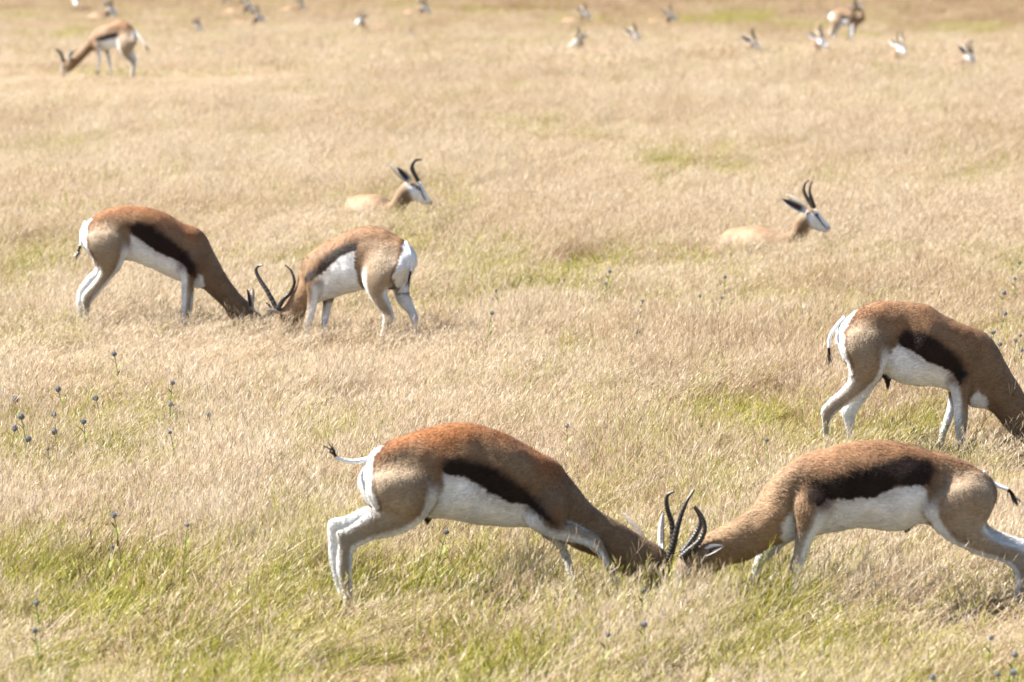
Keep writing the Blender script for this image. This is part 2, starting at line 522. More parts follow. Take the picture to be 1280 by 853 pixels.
def build_springbok(spec, label, group):
    fr = Frame(*spec['stand'])
    root = bpy.data.objects.new('springbok', None)
    COL.objects.link(root)
    root.location = fr.base
    root.empty_display_size = 0.2
    root['label'] = label; root['category'] = 'antelope'; root['group'] = group
    V, Fc, S, part_id, parts = [], [], [], [], []
    off = 0
    lofts = [('torso', spec['torso'])] + list(spec['limbs'].items())
    hooves = []
    for name, rings in lofts:
        rr = []
        lat = 0.0
        if name == 'torso' and not spec.get('lying'):      # hollow flank, narrow withers
            rings = [(*r[:4], r[4] * SLIM[i] if i < len(SLIM) else r[4], *r[5:]) for i, r in enumerate(rings)]
        elif name.startswith('hind_') and not spec.get('lying'):
            rings = [(*r[:4], r[4] * (1.2, 1.15, 1.1)[i] if i < 3 else r[4], *r[5:]) for i, r in enumerate(rings)]
        if name.startswith(('hind_', 'fore_')):            # bony joints, thin shanks
            rings = [(*r[:4], r[4] * (1.2 if .0165 < r[4] < .019 else .9 if r[4] < .0125 else 1), *r[5:]) for r in rings]
        for r in rings:                                    # a missing lat keeps the one before
            if len(r) == 6:
                lat = r[5]
            rr.append((*r[:5], lat))
        v, f, s = loft(fr, rr, 56 if name == 'torso' else 24, 8)
        V.append(v); S.append(s); part_id += [len(parts)] * len(v)
        Fc += [tuple(i + off for i in q) for q in f]
        off += len(v); parts.append((name, len(rr)))
        if name.startswith(('hind_', 'fore_')) and not spec.get('lying'):
            hooves.append((rr[-2], rr[-1]))
    V = np.vstack(V); S = np.vstack(S); part_id = np.array(part_id)
    # one continuous skin over all the masses
    me = bpy.data.meshes.new('raw'); me.from_pydata([tuple(v) for v in V], [], Fc)
    tmp = bpy.data.objects.new('raw', me); COL.objects.link(tmp)
    md = tmp.modifiers.new('skin', 'REMESH'); md.mode = 'VOXEL'; md.voxel_size = spec.get('voxel', 0.007)
    sm = tmp.modifiers.new('ease', 'SMOOTH'); sm.factor = 0.5; sm.iterations = spec.get('ease', 5)
    dg = bpy.context.evaluated_depsgraph_get()
    skin = bpy.data.meshes.new_from_object(tmp.evaluated_get(dg))
    bpy.data.objects.remove(tmp); bpy.data.meshes.remove(me)
    nv = len(skin.vertices)
    P = np.empty(nv * 3, np.float32); skin.vertices.foreach_get('co', P); P = P.reshape(-1, 3).astype(float)
    ed = np.empty(len(skin.edges) * 2, np.int32); skin.edges.foreach_get('vertices', ed); ed = ed.reshape(-1, 2)
    # colours: by part and place on the part
    kd = kdtree.KDTree(len(V))
    for i, v in enumerate(V):
        kd.insert(v, i)
    kd.balance()
    K = 5
    idx = np.empty((nv, K), int); wt = np.empty((nv, K))
    for i in range(nv):
        for k, (co, j, d) in enumerate(kd.find_n(P[i], K)):
            idx[i, k] = j; wt[i, k] = 1.0 / (d + 0.004) ** 2
    wt /= wt.sum(1)[:, None]
    nz = vnoise(V * 7 + 40 * len(V), 3) * 0.65 + vnoise(V * 24, 4) * 0.35
    base = np.zeros((len(V), 3))
    head, auto = spec['head'], 'stripe' not in spec
    for k, (name, nr) in enumerate(parts):
        m = part_id == k
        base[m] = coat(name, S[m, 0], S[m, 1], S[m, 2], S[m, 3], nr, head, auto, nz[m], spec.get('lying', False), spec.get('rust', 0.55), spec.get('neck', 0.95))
    cols = np.einsum('nk,nkc->nc', wt, base[idx])
    names = np.array([p[0] for p in parts])[part_id]

    def share(ok):
        return np.einsum('nk,nk->n', wt, np.isin(names, ok)[idx].astype(float))
    F2 = fr.flat(P)
    nzv = (vnoise(P * 30, 5) - 0.5) * 0.016 + (vnoise(P * 90, 6) - 0.5) * 0.012

    def shape(pts):
        return np.array([[q @ fr.fwd, q[2]] for q in (fr.at(*p) for p in pts)])
    near_head = np.einsum('nk,nk->n', wt, ((names == 'torso') & (S[:, 0] > head))[idx].astype(float))
    for key, colr, soft, ok in (('belly', WHITE, 0.006, ('torso',)),
                                ('chest', WHITE, 0.008, ('torso',)),
                                ('stripe', DARK, 0.011, ('torso', 'fore_near', 'fore_far')),
                                ('rump', WHITE, 0.006, ('torso', 'hind_near', 'hind_far'))):
        if key not in spec:
            continue
        sd = poly_sd(F2, shape(spec[key])) + nzv
        if key == 'stripe':
            sd = sd - 0.009
        if key == 'stripe':                                # crisp against the belly, soft towards the back
            soft = np.where(poly_sd(F2, shape(spec['belly'])) < 0.025, 0.006, 0.022)
        w = smooth(soft, -soft, sd) * share(ok) * (1 - near_head)
        if key == 'rump':
            sd = sd + 0.010
            w = smooth(soft, -soft, sd) * share(ok) * (1 - near_head)
            cols = mixc(cols, FACE_BROWN * 1.1, smooth(0.022, 0.008, sd) * share(ok) * (1 - near_head) * 0.75)
        if key == 'stripe':
            cols = mixc(cols, RUST * 0.55, smooth(0.05, 0.0, sd) * share(ok) * 0.45 * smooth(-0.04, 0.03, sd))
        cols = mixc(cols, colr, w)
    mott = 0.85 + 0.30 * vnoise(P * 14, 8)
    dust = (smooth(0.45, 0.85, vnoise(P * 6, 9)) * 0.5 + 0.5 * smooth(0.5, 0.9, vnoise(P * 26, 10)) * smooth(0.6, 0.2, P[:, 2]))[:, None]
    cols = np.clip(cols * mott[:, None] * (1 - dust * (1 - np.array((0.90, 0.84, 0.75)))), 0, 0.82)
    a = skin.color_attributes.new('Col', 'FLOAT_COLOR', 'POINT')
    a.data.foreach_set('color', np.c_[cols, np.ones(nv)].astype(np.float32).ravel())
    # ease the joins of thigh and shoulder with the trunk
    broad = ((names == 'torso') & (S[:, 0] < head)) | (np.char.startswith(names.astype(str), ('hind')) & (S[:, 0] < 2.4)) | \
            (np.char.startswith(names.astype(str), 'fore') & (S[:, 0] < 1.8))
    ew = np.einsum('nk,nk->n', wt, broad[idx].astype(float)) * 0.5
    deg = np.maximum(1, np.bincount(ed.ravel(), minlength=nv))
    for _ in range(int(spec.get('melt', 0.0016) / spec.get('voxel', 0.007) ** 2)):
        mean = np.stack([np.bincount(ed[:, 0], P[ed[:, 1], c], nv) + np.bincount(ed[:, 1], P[ed[:, 0], c], nv) for c in range(3)], 1) / deg[:, None]
        P = P + (mean - P) * ew[:, None]
    skin.vertices.foreach_set('co', P.astype(np.float32).ravel()); skin.update()
    # slight unevenness of muscle and hair
    nrm = np.empty(nv * 3, np.float32); skin.vertices.foreach_get('normal', nrm); nrm = nrm.reshape(-1, 3)
    amp = share(('torso', 'hind_near', 'hind_far'))
    crease = np.zeros(nv)
    if not spec.get('lying'):
        for limb in ('hind_near', 'hind_far', 'fore_near', 'fore_far'):   # fold where the limb leaves the trunk
            hs = share((limb,))
            for _ in range(24):
                hs = hs + ((np.bincount(ed[:, 0], hs[ed[:, 1]], nv) + np.bincount(ed[:, 1], hs[ed[:, 0]], nv)) / deg - hs) * 0.5
            crease += 4 * hs * (1 - hs) * (share(('torso', limb)))
    P2 = P + nrm * (((vnoise(P * 8.5, 11) - .5) * 0.025 + (vnoise(P * 22, 12) - .5) * 0.006) * amp - 0.0075 * np.minimum(1, crease))[:, None]
    skin.vertices.foreach_set('co', P2.astype(np.float32).ravel())
    skin.polygons.foreach_set('use_smooth', [True] * len(skin.polygons))
    skin.materials.clear(); skin.materials.append(M_FUR)
    skin.name = 'body'
    if spec.get('hairs'):
        build_fur(root, P2, nrm.astype(float), cols, fr, share(('torso',)), spec['hairs'])
    body = bpy.data.objects.new('body', skin); COL.objects.link(body); body.parent = root
    for pts in spec.get('horns', ()):
        path, _ = catmull([fr.at(*p) for p in pts], 20)
        n = len(path); r0 = spec.get('horn_r', 0.0165)
        rad = [r0 * (1 - 0.72 * (i / (n - 1)) ** 1.3) for i in range(n)]
        rad[-1] = 0.0015
        v, f = tube(path, rad, 10, 20)
        link_mesh('horn', v, f, M_HORN, root)
    for b, t, w, face in spec.get('ears', ()):
        v, f, c = ear_mesh(fr.at(*b), fr.at(*t), w, np.asarray(face, float) @ np.array((fr.fwd, fr.near, (0, 0, 1))))
        link_mesh('ear', v, f, M_FUR, root, cols=c)
    for e in spec.get('eyes', ()):
        v, f = ball(fr.at(*e), 0.0125)
        link_mesh('eye', v, f, M_EYE, root)
    if 'tail' in spec:
        path, _ = catmull([fr.at(*p) for p in spec['tail']], 8)
        n = len(path)
        v, f = tube(path, [0.0125 * (1 - 0.5 * i / n) for i in range(n)], 8)
        c = np.array([WHITE if i / 8 < n * 0.74 else DARK for i in range(len(v))])
        tail = link_mesh('tail', v, f, M_FUR, root, cols=c)
        # tuft of long dark hairs at its end
        tv, tf = [], []
        e = path[-1]; d = path[-1] - path[-5]; d /= np.linalg.norm(d)
        for k in range(30):
            q = path[-1 - (k % 7)] + rng.normal(0, 0.003, 3)
            dd = d + rng.normal(0, 0.28, 3) + np.array((0, 0, -0.25)); dd /= np.linalg.norm(dd)
            ln = rng.uniform(0.03, 0.065)
            sd = np.cross(dd, rng.normal(0, 1, 3)); sd /= np.linalg.norm(sd)
            b0 = len(tv)
            tv += [q - sd * 0.0022, q + sd * 0.0022, q + dd * ln * 0.6 + sd * 0.002 + np.array((0, 0, -0.006)), q + dd * ln + np.array((0, 0, -0.018))]
            tf += [(b0, b0 + 1, b0 + 2), (b0, b0 + 2, b0 + 3)]
        link_mesh('tail_tuft', tv, tf, M_HORN, tail)
    for r0, r1 in hooves:
        a0, b0 = fr.at(r0[0], r0[1], r0[5]), fr.at(r0[2], r0[3], r0[5])
        a1, b1 = fr.at(r1[0], r1[1], r1[5]), fr.at(r1[2], r1[3], r1[5])
        hv, hf = [], []
        for sgn in (-1, 1):                                # two claws
            o = len(hv)
            for f, wx in ((0.25, 1.02), (1.15, 1.2)):
                A, B = a0 + (a1 - a0) * f, b0 + (b1 - b0) * f
                c = (A + B) / 2
                for w0 in (0.0015, r1[4] * wx):
                    hv += [c + (A - c) * wx + fr.near * sgn * w0, c + (B - c) * wx + fr.near * sgn * w0]
            hf += [tuple(o + i for i in q) for q in ((0, 1, 3, 2), (4, 6, 7, 5), (0, 4, 5, 1), (2, 3, 7, 6), (0, 2, 6, 4), (1, 5, 7, 3))]
        link_mesh('hoof', hv, hf, M_HOOF, root, False)
    return root


def H(rings, lat):                                         # first ring carries the sideways offset
    return [rings[0][:4] + (.035, lat * 0.4), rings[1] + (lat,)] + list(rings[2:])


SPAR_RIGHT = dict(   # foreground, pushing to the right
    stand=(600, 770, 1, 10), head=13, hairs=70000, rust=.95, voxel=0.006,
    torso=[(452, 590, 455, 618, .04), (463, 564, 463, 632, .085), (484, 552, 486, 645, .115), (512, 541, 520, 646, .125),
           (545, 534, 548, 649, .13), (587, 531, 590, 655, .135), (636, 544, 625, 657, .13), (671, 562, 653, 660, .12),
           (699, 579, 680, 664, .105), (719, 603, 702, 675, .088), (737, 625, 722, 690, .07), (760, 643, 745, 698, .06),
           (783, 656, 765, 708, .055), (806, 671, 782, 716, .055), (826, 686, 795, 726, .06), (838, 702, 803, 736, .056),
           (836, 722, 808, 746, .04), (828, 738, 808, 752, .032), (820, 748, 809, 757, .022)],
    limbs=dict(
        hind_near=H([(548, 570, 470, 575, .05), (553, 605, 456, 608, .06), (543, 633, 466, 634, .055), (530, 650, 474, 632, .046),
                     (506, 664, 462, 640, .033), (480, 671, 447, 650, .025), (456, 680, 432, 659, .02), (443, 688, 420, 664, .018),
                     (440, 698, 421, 680, .016), (438, 716, 424, 714, .013), (440, 740, 430, 742, .012), (443, 754, 433, 757, .014),
                     (447, 764, 437, 768, .012), (450, 774, 436, 776, .016)], .08),
        hind_far=H([(548, 590, 465, 600, .05), (535, 640, 465, 630, .05), (505, 655, 458, 634, .035), (470, 664, 437, 643, .024),
                    (436, 666, 412, 650, .018), (428, 680, 411, 668, .015), (424, 700, 412, 700, .012), (428, 725, 419, 728, .012),
                    (432, 742, 423, 746, .014), (436, 758, 425, 762, .015)], -.08),
        fore_near=H([(712, 600, 668, 600, .04), (710, 636, 658, 632, .045), (706, 655, 658, 655, .04), (715, 654, 688, 672, .03),
                     (736, 664, 722, 679, .02), (750, 672, 738, 685, .018), (757, 686, 748, 692, .014), (767, 708, 758, 712, .012),
                     (777, 730, 769, 734, .012), (783, 744, 774, 748, .014), (790, 758, 778, 760, .016)], .085),
        fore_far=H([(712, 640, 668, 640, .04), (710, 670, 675, 668, .04), (709, 684, 695, 682, .024), (714, 700, 704, 700, .017),
                    (719, 722, 711, 722, .013), (722, 742, 715, 743, .013), (727, 758, 716, 759, .015)], -.08),
        sheath=[(541, 644, 530, 648, .012, 0), (538, 652, 530, 650, .008), (535, 655, 531, 652, .006)]),
    stripe=[(550, 578), (556, 570), (573, 570), (600, 578), (625, 592), (650, 609), (667, 622), (680, 640), (690, 652), (674, 646),
            (664, 634), (655, 626), (630, 620), (601, 606), (575, 590), (553, 587)],
    belly=[(549, 588), (560, 586), (575, 590), (601, 606), (630, 620), (654, 625), (662, 640), (667, 672), (600, 668), (545, 660),
           (528, 656), (540, 635), (549, 610)],
    rump=[(490, 548), (477, 558), (467, 572), (462, 590), (463, 612), (472, 634), (436, 640), (430, 560), (470, 535)],
    horns=[[(836, 700, -.035), (841, 678, -.045), (840, 655, -.05), (834, 635, -.05), (834, 620, -.045), (843, 614, -.03)],
           [(836, 699, .035), (842, 680, .045), (848, 655, .05), (857, 630, .055), (868, 612, .05)]],
    ears=[((810, 680, -.045), (779, 641, -.10), .026, (0, -0.3, 1)), ((826, 688, -.06), (829, 640, -.12), .02, (-1, .5, .2))],
    eyes=[(825, 704, .055), (825, 704, -.055)],
    tail=[(462, 574, 0), (447, 577, .01), (431, 576, .02), (420, 571, .03), (417, 563, .03)])

SPAR_LEFT = dict(    # foreground, pushing to the left
    stand=(1110, 772, -1, -6), head=13, hairs=70000, rust=.42, neck=1.4, voxel=0.006,  # neck: sunlit paleness painted into its colour
    torso=[(1243, 606, 1241, 632, .04), (1236, 594, 1232, 652, .085), (1215, 581, 1208, 662, .115), (1185, 567, 1178, 660, .125),
           (1151, 558, 1148, 655, .13), (1112, 550, 1120, 663, .135), (1069, 551, 1075, 661, .13), (1030, 560, 1037, 664, .12),
           (998, 570, 1010, 672, .105), (974, 589, 985, 678, .088), (950, 618, 962, 686, .072), (927, 641, 940, 697, .06),
           (903, 657, 918, 706, .056), (884, 670, 903, 712, .056), (866, 684, 892, 722, .06), (850, 698, 880, 735, .056),
           (843, 718, 868, 745, .042), (842, 735, 860, 753, .032), (845, 747, 855, 758, .022)],
    limbs=dict(
        hind_near=H([(1155, 590, 1232, 590, .05), (1150, 628, 1243, 622, .06), (1158, 648, 1236, 650, .055), (1178, 670, 1233, 660, .046),
                     (1204, 686, 1245, 671, .034), (1232, 697, 1266, 680, .025), (1256, 706, 1283, 688, .02), (1268, 716, 1290, 700, .018),
                     (1272, 730, 1288, 722, .014), (1270, 748, 1283, 748, .013), (1268, 765, 1279, 765, .013), (1262, 777, 1278, 779, .016)], .08),
        hind_far=H([(1160, 600, 1235, 600, .05), (1158, 652, 1232, 650, .05), (1195, 676, 1243, 662, .035), (1235, 690, 1268, 672, .024),
                    (1270, 700, 1292, 682, .018), (1282, 715, 1298, 706, .015), (1284, 738, 1296, 738, .012), (1280, 756, 1291, 758, .013),
                    (1277, 767, 1291, 769, .015)], -.08),
        fore_near=H([(985, 600, 1040, 600, .04), (990, 635, 1042, 630, .05), (993, 655, 1032, 652, .045), (994, 672, 1018, 672, .03),
                     (992, 690, 1009, 692, .02), (988, 704, 1004, 706, .018), (986, 720, 997, 722, .014), (986, 740, 995, 741, .012),
                     (985, 758, 994, 759, .014), (979, 773, 993, 774, .016)], .085),
        fore_far=H([(980, 640, 1020, 640, .04), (964, 668, 1000, 668, .04), (950, 684, 972, 690, .024), (943, 700, 956, 704, .017),
                    (938, 722, 947, 724, .013), (936, 746, 944, 747, .013), (930, 763, 943, 764, .015)], -.08),
        sheath=[(1152, 648, 1140, 656, .014, 0), (1142, 658, 1134, 658, .011), (1131, 667, 1130, 661, .007)]),
    stripe=[(1003, 612), (1014, 600), (1053, 592), (1092, 577), (1124, 567), (1155, 573), (1161, 585), (1155, 598), (1143, 600),
            (1116, 602), (1085, 614), (1053, 618), (1028, 617), (1018, 626), (1005, 622)],
    belly=[(1026, 618), (1053, 619), (1085, 615), (1116, 603), (1143, 600), (1152, 612), (1157, 635), (1158, 655), (1170, 680),
           (1120, 685), (1012, 685), (1012, 660), (1018, 635)],
    chest=[(985, 634), (996, 636), (999, 655), (994, 674), (978, 684), (973, 655)],
    rump=[(1216, 578), (1228, 588), (1238, 600), (1242, 616), (1242, 640), (1265, 640), (1265, 565), (1225, 565)],
    horns=[[(851, 698, .035), (862, 688, .045), (875, 676, .05), (881, 660, .05), (877, 645, .045), (868, 632, .03)],
           [(853, 692, -.035), (862, 680, -.05), (871, 666, -.055), (876, 652, -.05), (873, 642, -.045), (867, 634, -.03)]],
    ears=[((878, 692, .05), (905, 683, .11), .024, (-.2, 1, .6)), ((880, 682, -.05), (898, 668, -.12), .024, (0, -1, 1))],
    eyes=[(863, 712, .055), (863, 712, -.055)],
    tail=[(1228, 590, 0), (1237, 602, .01), (1249, 608, .02), (1259, 612, .03), (1267, 619, .03)])

SPAR_MID_RIGHT = dict(   # middle distance, facing right
    stand=(185, 430, 1, 6), head=13, hairs=40000, rust=.75, voxel=0.007,
    torso=[(101, 292, 104, 310, .04), (106, 280, 112, 320, .085), (118, 269, 130, 330, .115), (137, 261, 152, 326, .125),
           (160, 259, 170, 329, .13), (186, 261, 190, 338, .135), (212, 270, 210, 347, .13), (232, 279, 228, 354, .12),
           (248, 286, 242, 361, .105), (260, 300, 254, 362, .088), (270, 320, 264, 371, .072), (281, 340, 275, 383, .06),
           (294, 360, 287, 396, .055), (304, 373, 294, 406, .055), (316, 384, 301, 415, .06), (324, 396, 306, 420, .055),
           (326, 408, 311, 424, .04), (325, 418, 314, 428, .03), (322, 424, 316, 431, .02)],
    limbs=dict(
        hind_near=H([(163, 278, 114, 280, .05), (165, 305, 104, 302, .06), (158, 325, 114, 322, .055), (146, 342, 123, 335, .035),
                     (136, 353, 121, 346, .026), (124, 366, 111, 360, .02), (117, 376, 102, 371, .018), (114, 385, 103, 383, .014),
                     (113, 400, 106, 400, .012), (114, 417, 107, 418, .013), (117, 431, 107, 432, .016)], .08),
        hind_far=H([(160, 290, 112, 300, .05), (150, 325, 112, 318, .05), (132, 342, 119, 335, .028), (118, 356, 108, 348, .02),
                    (106, 368, 96, 363, .016), (104, 380, 96, 376, .014), (105, 396, 99, 397, .012), (107, 413, 101, 414, .013),
                    (111, 426, 101, 427, .015)], -.08),
        fore_near=H([(256, 300, 226, 305, .04), (250, 335, 222, 330, .045), (243, 352, 226, 350, .035), (240, 366, 227, 365, .022),
                     (238, 382, 227, 382, .018), (236, 396, 226, 396, .014), (234, 410, 227, 410, .012), (235, 421, 227, 422, .013),
                     (238, 433, 227, 433, .016)], .085),
        fore_far=H([(254, 330, 230, 330, .04), (245, 355, 230, 355, .03), (242, 372, 233, 372, .02), (241, 384, 233, 384, .017),
                    (239, 398, 233, 398, .013), (240, 415, 233, 415, .013), (243, 427, 233, 427, .015)], -.08)),
    stripe=[(162, 283), (172, 278), (190, 283), (214, 300), (231, 314), (243, 332), (244, 345), (236, 340), (228, 326), (214, 319),
            (196, 312), (180, 301), (168, 292)],
    belly=[(164, 292), (180, 302), (196, 313), (214, 320), (228, 327), (234, 342), (232, 362), (200, 356), (158, 338), (156, 325),
           (161, 308)],
    chest=[(240, 348), (246, 341), (253, 344), (256, 356), (250, 367), (240, 365)],
    rump=[(119, 268), (110, 282), (108, 298), (114, 316), (124, 335), (92, 338), (90, 270), (110, 260)],
    horns=[[(322, 398, .035), (331, 404, .05), (338, 400, .06), (341, 391, .06), (335, 386, .05)],
           [(320, 394, -.035), (330, 397, -.05), (337, 393, -.07), (338, 384, -.08), (332, 378, -.07)]],
    ears=[((315, 391, .045), (309, 361, .09), .024, (.6, 1, 0)), ((312, 384, -.045), (316, 360, -.12), .024, (.6, -1, 0))],
    eyes=[(315, 403, .053), (315, 403, -.053)],
    tail=[(108, 277, 0), (102, 290, .01), (101, 304, .03), (98, 314, .04)])

SPAR_MID_LEFT = dict(    # middle distance, facing left and away
    stand=(445, 441, -1, 24), head=12, hairs=40000, rust=.3, neck=1.35, voxel=0.007,  # neck painted paler, standing for the sun on it
    torso=[(518, 318, 516, 340, .045), (511, 308, 510, 352, .09), (496, 294, 495, 362, .115), (475, 285, 474, 362, .125),
           (456, 284, 456, 362, .13), (435, 289, 438, 366, .135), (414, 298, 422, 371, .13), (396, 308, 406, 376, .12),
           (381, 323, 396, 380, .10), (373, 343, 390, 380, .08), (370, 357, 388, 380, .065), (363, 368, 384, 387, .055),
           (356, 382, 381, 395, .055), (349, 388, 378, 403, .058), (346, 398, 375, 412, .055), (349, 411, 371, 421, .042),
           (353, 422, 368, 428, .032), (357, 430, 366, 434, .02)],
    limbs=dict(
        hind_near=H([(452, 300, 505, 305, .05), (452, 335, 508, 335, .06), (456, 357, 494, 352, .055), (463, 372, 483, 366, .035),
                     (470, 384, 487, 378, .024), (476, 392, 492, 388, .02), (477, 402, 494, 399, .018), (477, 411, 488, 408, .014),
                     (475, 425, 483, 425, .012), (473, 438, 481, 439, .014), (469, 449, 481, 450, .016)], .08),
        hind_far=H([(480, 320, 516, 325, .05), (482, 350, 514, 352, .05), (491, 365, 512, 364, .035), (498, 380, 515, 378, .024),
                    (509, 392, 523, 394, .02), (513, 402, 523, 402, .016), (516, 416, 523, 416, .012), (517, 430, 524, 431, .013),
                    (514, 442, 524, 443, .015)], -.08),
        fore_near=H([(378, 325, 412, 325, .04), (380, 350, 406, 352, .045), (384, 368, 399, 370, .03), (384, 384, 395, 385, .02),
                     (382, 398, 391, 400, .018), (378, 412, 386, 413, .014), (376, 428, 383, 429, .013), (372, 442, 383, 443, .016)], .085),
        fore_far=H([(395, 350, 420, 350, .04), (402, 372, 418, 374, .03), (403, 388, 413, 389, .02), (402, 402, 410, 403, .017),
                    (402, 418, 408, 418, .013), (402, 428, 408, 429, .013), (398, 437, 408, 437, .015)], -.08)),
    stripe=[(453, 300), (435, 306), (422, 315), (412, 325), (405, 336), (395, 338), (388, 346), (391, 352), (401, 346), (407, 340),
            (412, 338), (425, 327), (435, 317), (453, 310)],
    belly=[(453, 310), (436, 317), (425, 328), (413, 338), (404, 346), (399, 354), (396, 372), (402, 388), (440, 380), (458, 372),
           (455, 350), (452, 330)],
    rump=[(502, 292), (507, 312), (505, 332), (498, 352), (492, 368), (540, 372), (540, 288)],
    horns=[[(346, 386, -.03), (334, 364, -.04), (325, 350, -.05), (320, 339, -.055), (323, 333, -.05), (329, 332, -.04)],
           [(346, 389, .035), (354, 375, .05), (363, 366, .055), (368, 353, .06), (364, 339, .055), (356, 331, .045)]],
    ears=[((352, 391, .045), (333, 387, .12), .024, (.5, .6, .6)), ((352, 386, -.045), (364, 392, -.12), .024, (0, -1, .6))],
    eyes=[(354, 398, .056), (354, 398, -.056)],
    tail=[(507, 303, 0), (513, 317, .03), (514, 334, .05), (511, 350, .06)])

SPAR_EDGE = dict(        # at the right edge of the picture, its head beyond it
    stand=(1130, 578, 1, 8), head=13, hairs=52000, rust=.45, voxel=0.0065,
    torso=[(1046, 418, 1050, 440, .045), (1050, 404, 1058, 455, .09), (1068, 389, 1080, 466, .115), (1095, 379, 1103, 467, .125),
           (1128, 379, 1122, 479, .13), (1158, 383, 1145, 483, .135), (1185, 395, 1170, 484, .13), (1208, 407, 1195, 495, .12),
           (1228, 413, 1215, 510, .105), (1242, 427, 1233, 513, .09), (1256, 450, 1250, 528, .075), (1270, 474, 1268, 543, .062),
           (1285, 497, 1282, 556, .057), (1303, 520, 1295, 566, .057), (1318, 538, 1303, 575, .06), (1325, 555, 1308, 583, .055),
           (1324, 568, 1310, 588, .04), (1320, 578, 1311, 591, .03), (1316, 584, 1311, 593, .02)],
    limbs=dict(
        hind_near=H([(1115, 400, 1060, 405, .05), (1114, 435, 1047, 430, .06), (1107, 462, 1058, 457, .055), (1094, 479, 1060, 475, .036),
                     (1076, 494, 1050, 490, .025), (1056, 508, 1035, 502, .02), (1043, 521, 1026, 511, .018), (1039, 533, 1026, 528, .014),
                     (1037, 548, 1029, 548, .012), (1038, 566, 1030, 567, .013), (1042, 582, 1029, 583, .016)], .08),
        hind_far=H([(1115, 430, 1070, 430, .05), (1108, 465, 1080, 465, .045), (1096, 482, 1075, 482, .03), (1079, 503, 1060, 500, .022),
                    (1070, 518, 1051, 515, .018), (1068, 530, 1055, 528, .015), (1066, 545, 1058, 545, .012), (1066, 560, 1058, 561, .013),
                    (1070, 574, 1058, 575, .015)], -.08),
        fore_near=H([(1230, 435, 1195, 440, .04), (1215, 480, 1184, 475, .045), (1211, 500, 1190, 497, .034), (1210, 520, 1192, 517, .021),
                     (1208, 536, 1194, 536, .018), (1207, 550, 1197, 550, .014), (1207, 565, 1199, 566, .013), (1211, 581, 1199, 582, .016)], .085),
        fore_far=H([(1215, 470, 1190, 470, .04), (1198, 495, 1184, 492, .028), (1193, 512, 1184, 510, .02), (1190, 526, 1180, 523, .017),
                    (1183, 542, 1175, 540, .013), (1179, 560, 1171, 558, .013), (1178, 572, 1167, 572, .015)], -.08),
        sheath=[(1112, 464, 1100, 468, .014, 0), (1113, 476, 1106, 476, .011), (1112, 485, 1108, 485, .008)]),
    stripe=[(1119, 419), (1126, 412), (1143, 412), (1160, 420), (1178, 433), (1192, 446), (1203, 465), (1195, 475), (1188, 464),
            (1175, 456), (1155, 448), (1137, 436), (1120, 427)],
    belly=[(1118, 427), (1137, 437), (1155, 449), (1175, 457), (1188, 466), (1192, 498), (1150, 500), (1103, 484), (1098, 468),
           (1106, 450), (1112, 435)],
    chest=[(1211, 495), (1220, 486), (1230, 500), (1234, 514), (1215, 522)],
    rump=[(1080, 382), (1066, 395), (1055, 410), (1051, 428), (1057, 450), (1064, 468), (1028, 472), (1026, 395), (1060, 376)],
    horns=[[(1322, 548, .035), (1338, 540, .05), (1350, 525, .055), (1352, 508, .05), (1344, 498, .035)],
           [(1322, 544, -.035), (1338, 534, -.05), (1349, 520, -.055), (1350, 504, -.05), (1342, 494, -.035)]],
    ears=[((1312, 546, .045), (1300, 515, .11), .024, (.5, 1, 0)), ((1312, 540, -.045), (1304, 510, -.12), .024, (.5, -1, 0))],
    eyes=[(1314, 562, .054), (1314, 562, -.054)],
    tail=[(1056, 397, 0), (1046, 408, .01), (1038, 420, .02), (1036, 434, .02), (1037, 444, .02)])

REST_A = dict(           # lying, the middle one with horns overlapping
    stand=(490, 292, 1, 0), head=9, voxel=0.007, lying=True, horn_r=.017,
    torso=[(440, 250, 440, 272, .05, -.5), (444, 246, 444, 284, .11, -.45), (452, 244, 452, 288, .15, -.35), (460, 243, 460, 290, .16, -.24),
           (469, 243, 469, 291, .15, -.14), (477, 247, 478, 291, .13, -.06), (484, 255, 486, 288, .1, 0), (488, 251, 498, 275, .075, 0),
           (494, 243, 507, 265, .062, 0), (500, 235, 512, 256, .055, 0), (507, 227, 516, 253, .055, 0), (517, 225, 520, 254, .055, 0),
           (526, 227, 524, 255, .05, 0), (530, 234, 527, 257, .04, 0), (534, 242, 530, 257, .033, 0), (538, 249, 534, 257, .027, 0),
           (540, 253, 537, 256, .018, 0)],
    limbs=dict(
        hind_near=[(447, 258, 466, 262, .04, -.22), (450, 275, 470, 275, .05, -.18), (458, 286, 472, 284, .04, -.16), (475, 292, 474, 286, .025, -.14), (490, 294, 490, 289, .014, -.1)],
        hind_far=[(444, 262, 450, 262, .04, -.55), (444, 276, 454, 276, .045, -.58), (452, 290, 455, 284, .03, -.56), (468, 292, 468, 287, .014, -.5)],
        fore_near=[(486, 270, 476, 270, .04, .08), (492, 284, 480, 286, .035, .1), (500, 291, 490, 292, .022, .12), (488, 294, 486, 290, .014, .13)],
        fore_far=[(486, 270, 476, 270, .04, -.14), (492, 284, 480, 286, .035, -.15), (500, 289, 490, 290, .022, -.16), (488, 292, 486, 288, .014, -.16)]),
    horns=[[(523, 227, .03), (517, 217, .045), (514, 209, .05), (518, 201, .045), (526, 199, .03)],
           [(523, 226, -.03), (518, 216, -.045), (516, 208, -.05), (520, 201, -.045), (528, 200, -.03)]],
    ears=[((513, 228, .05), (496, 209, .08), .036, (.1, 1, .1)), ((508, 226, -.05), (486, 206, -.09), .034, (.3, -1, .3))],
    eyes=[(524, 235.5, .046), (524, 235.5, -.046)])

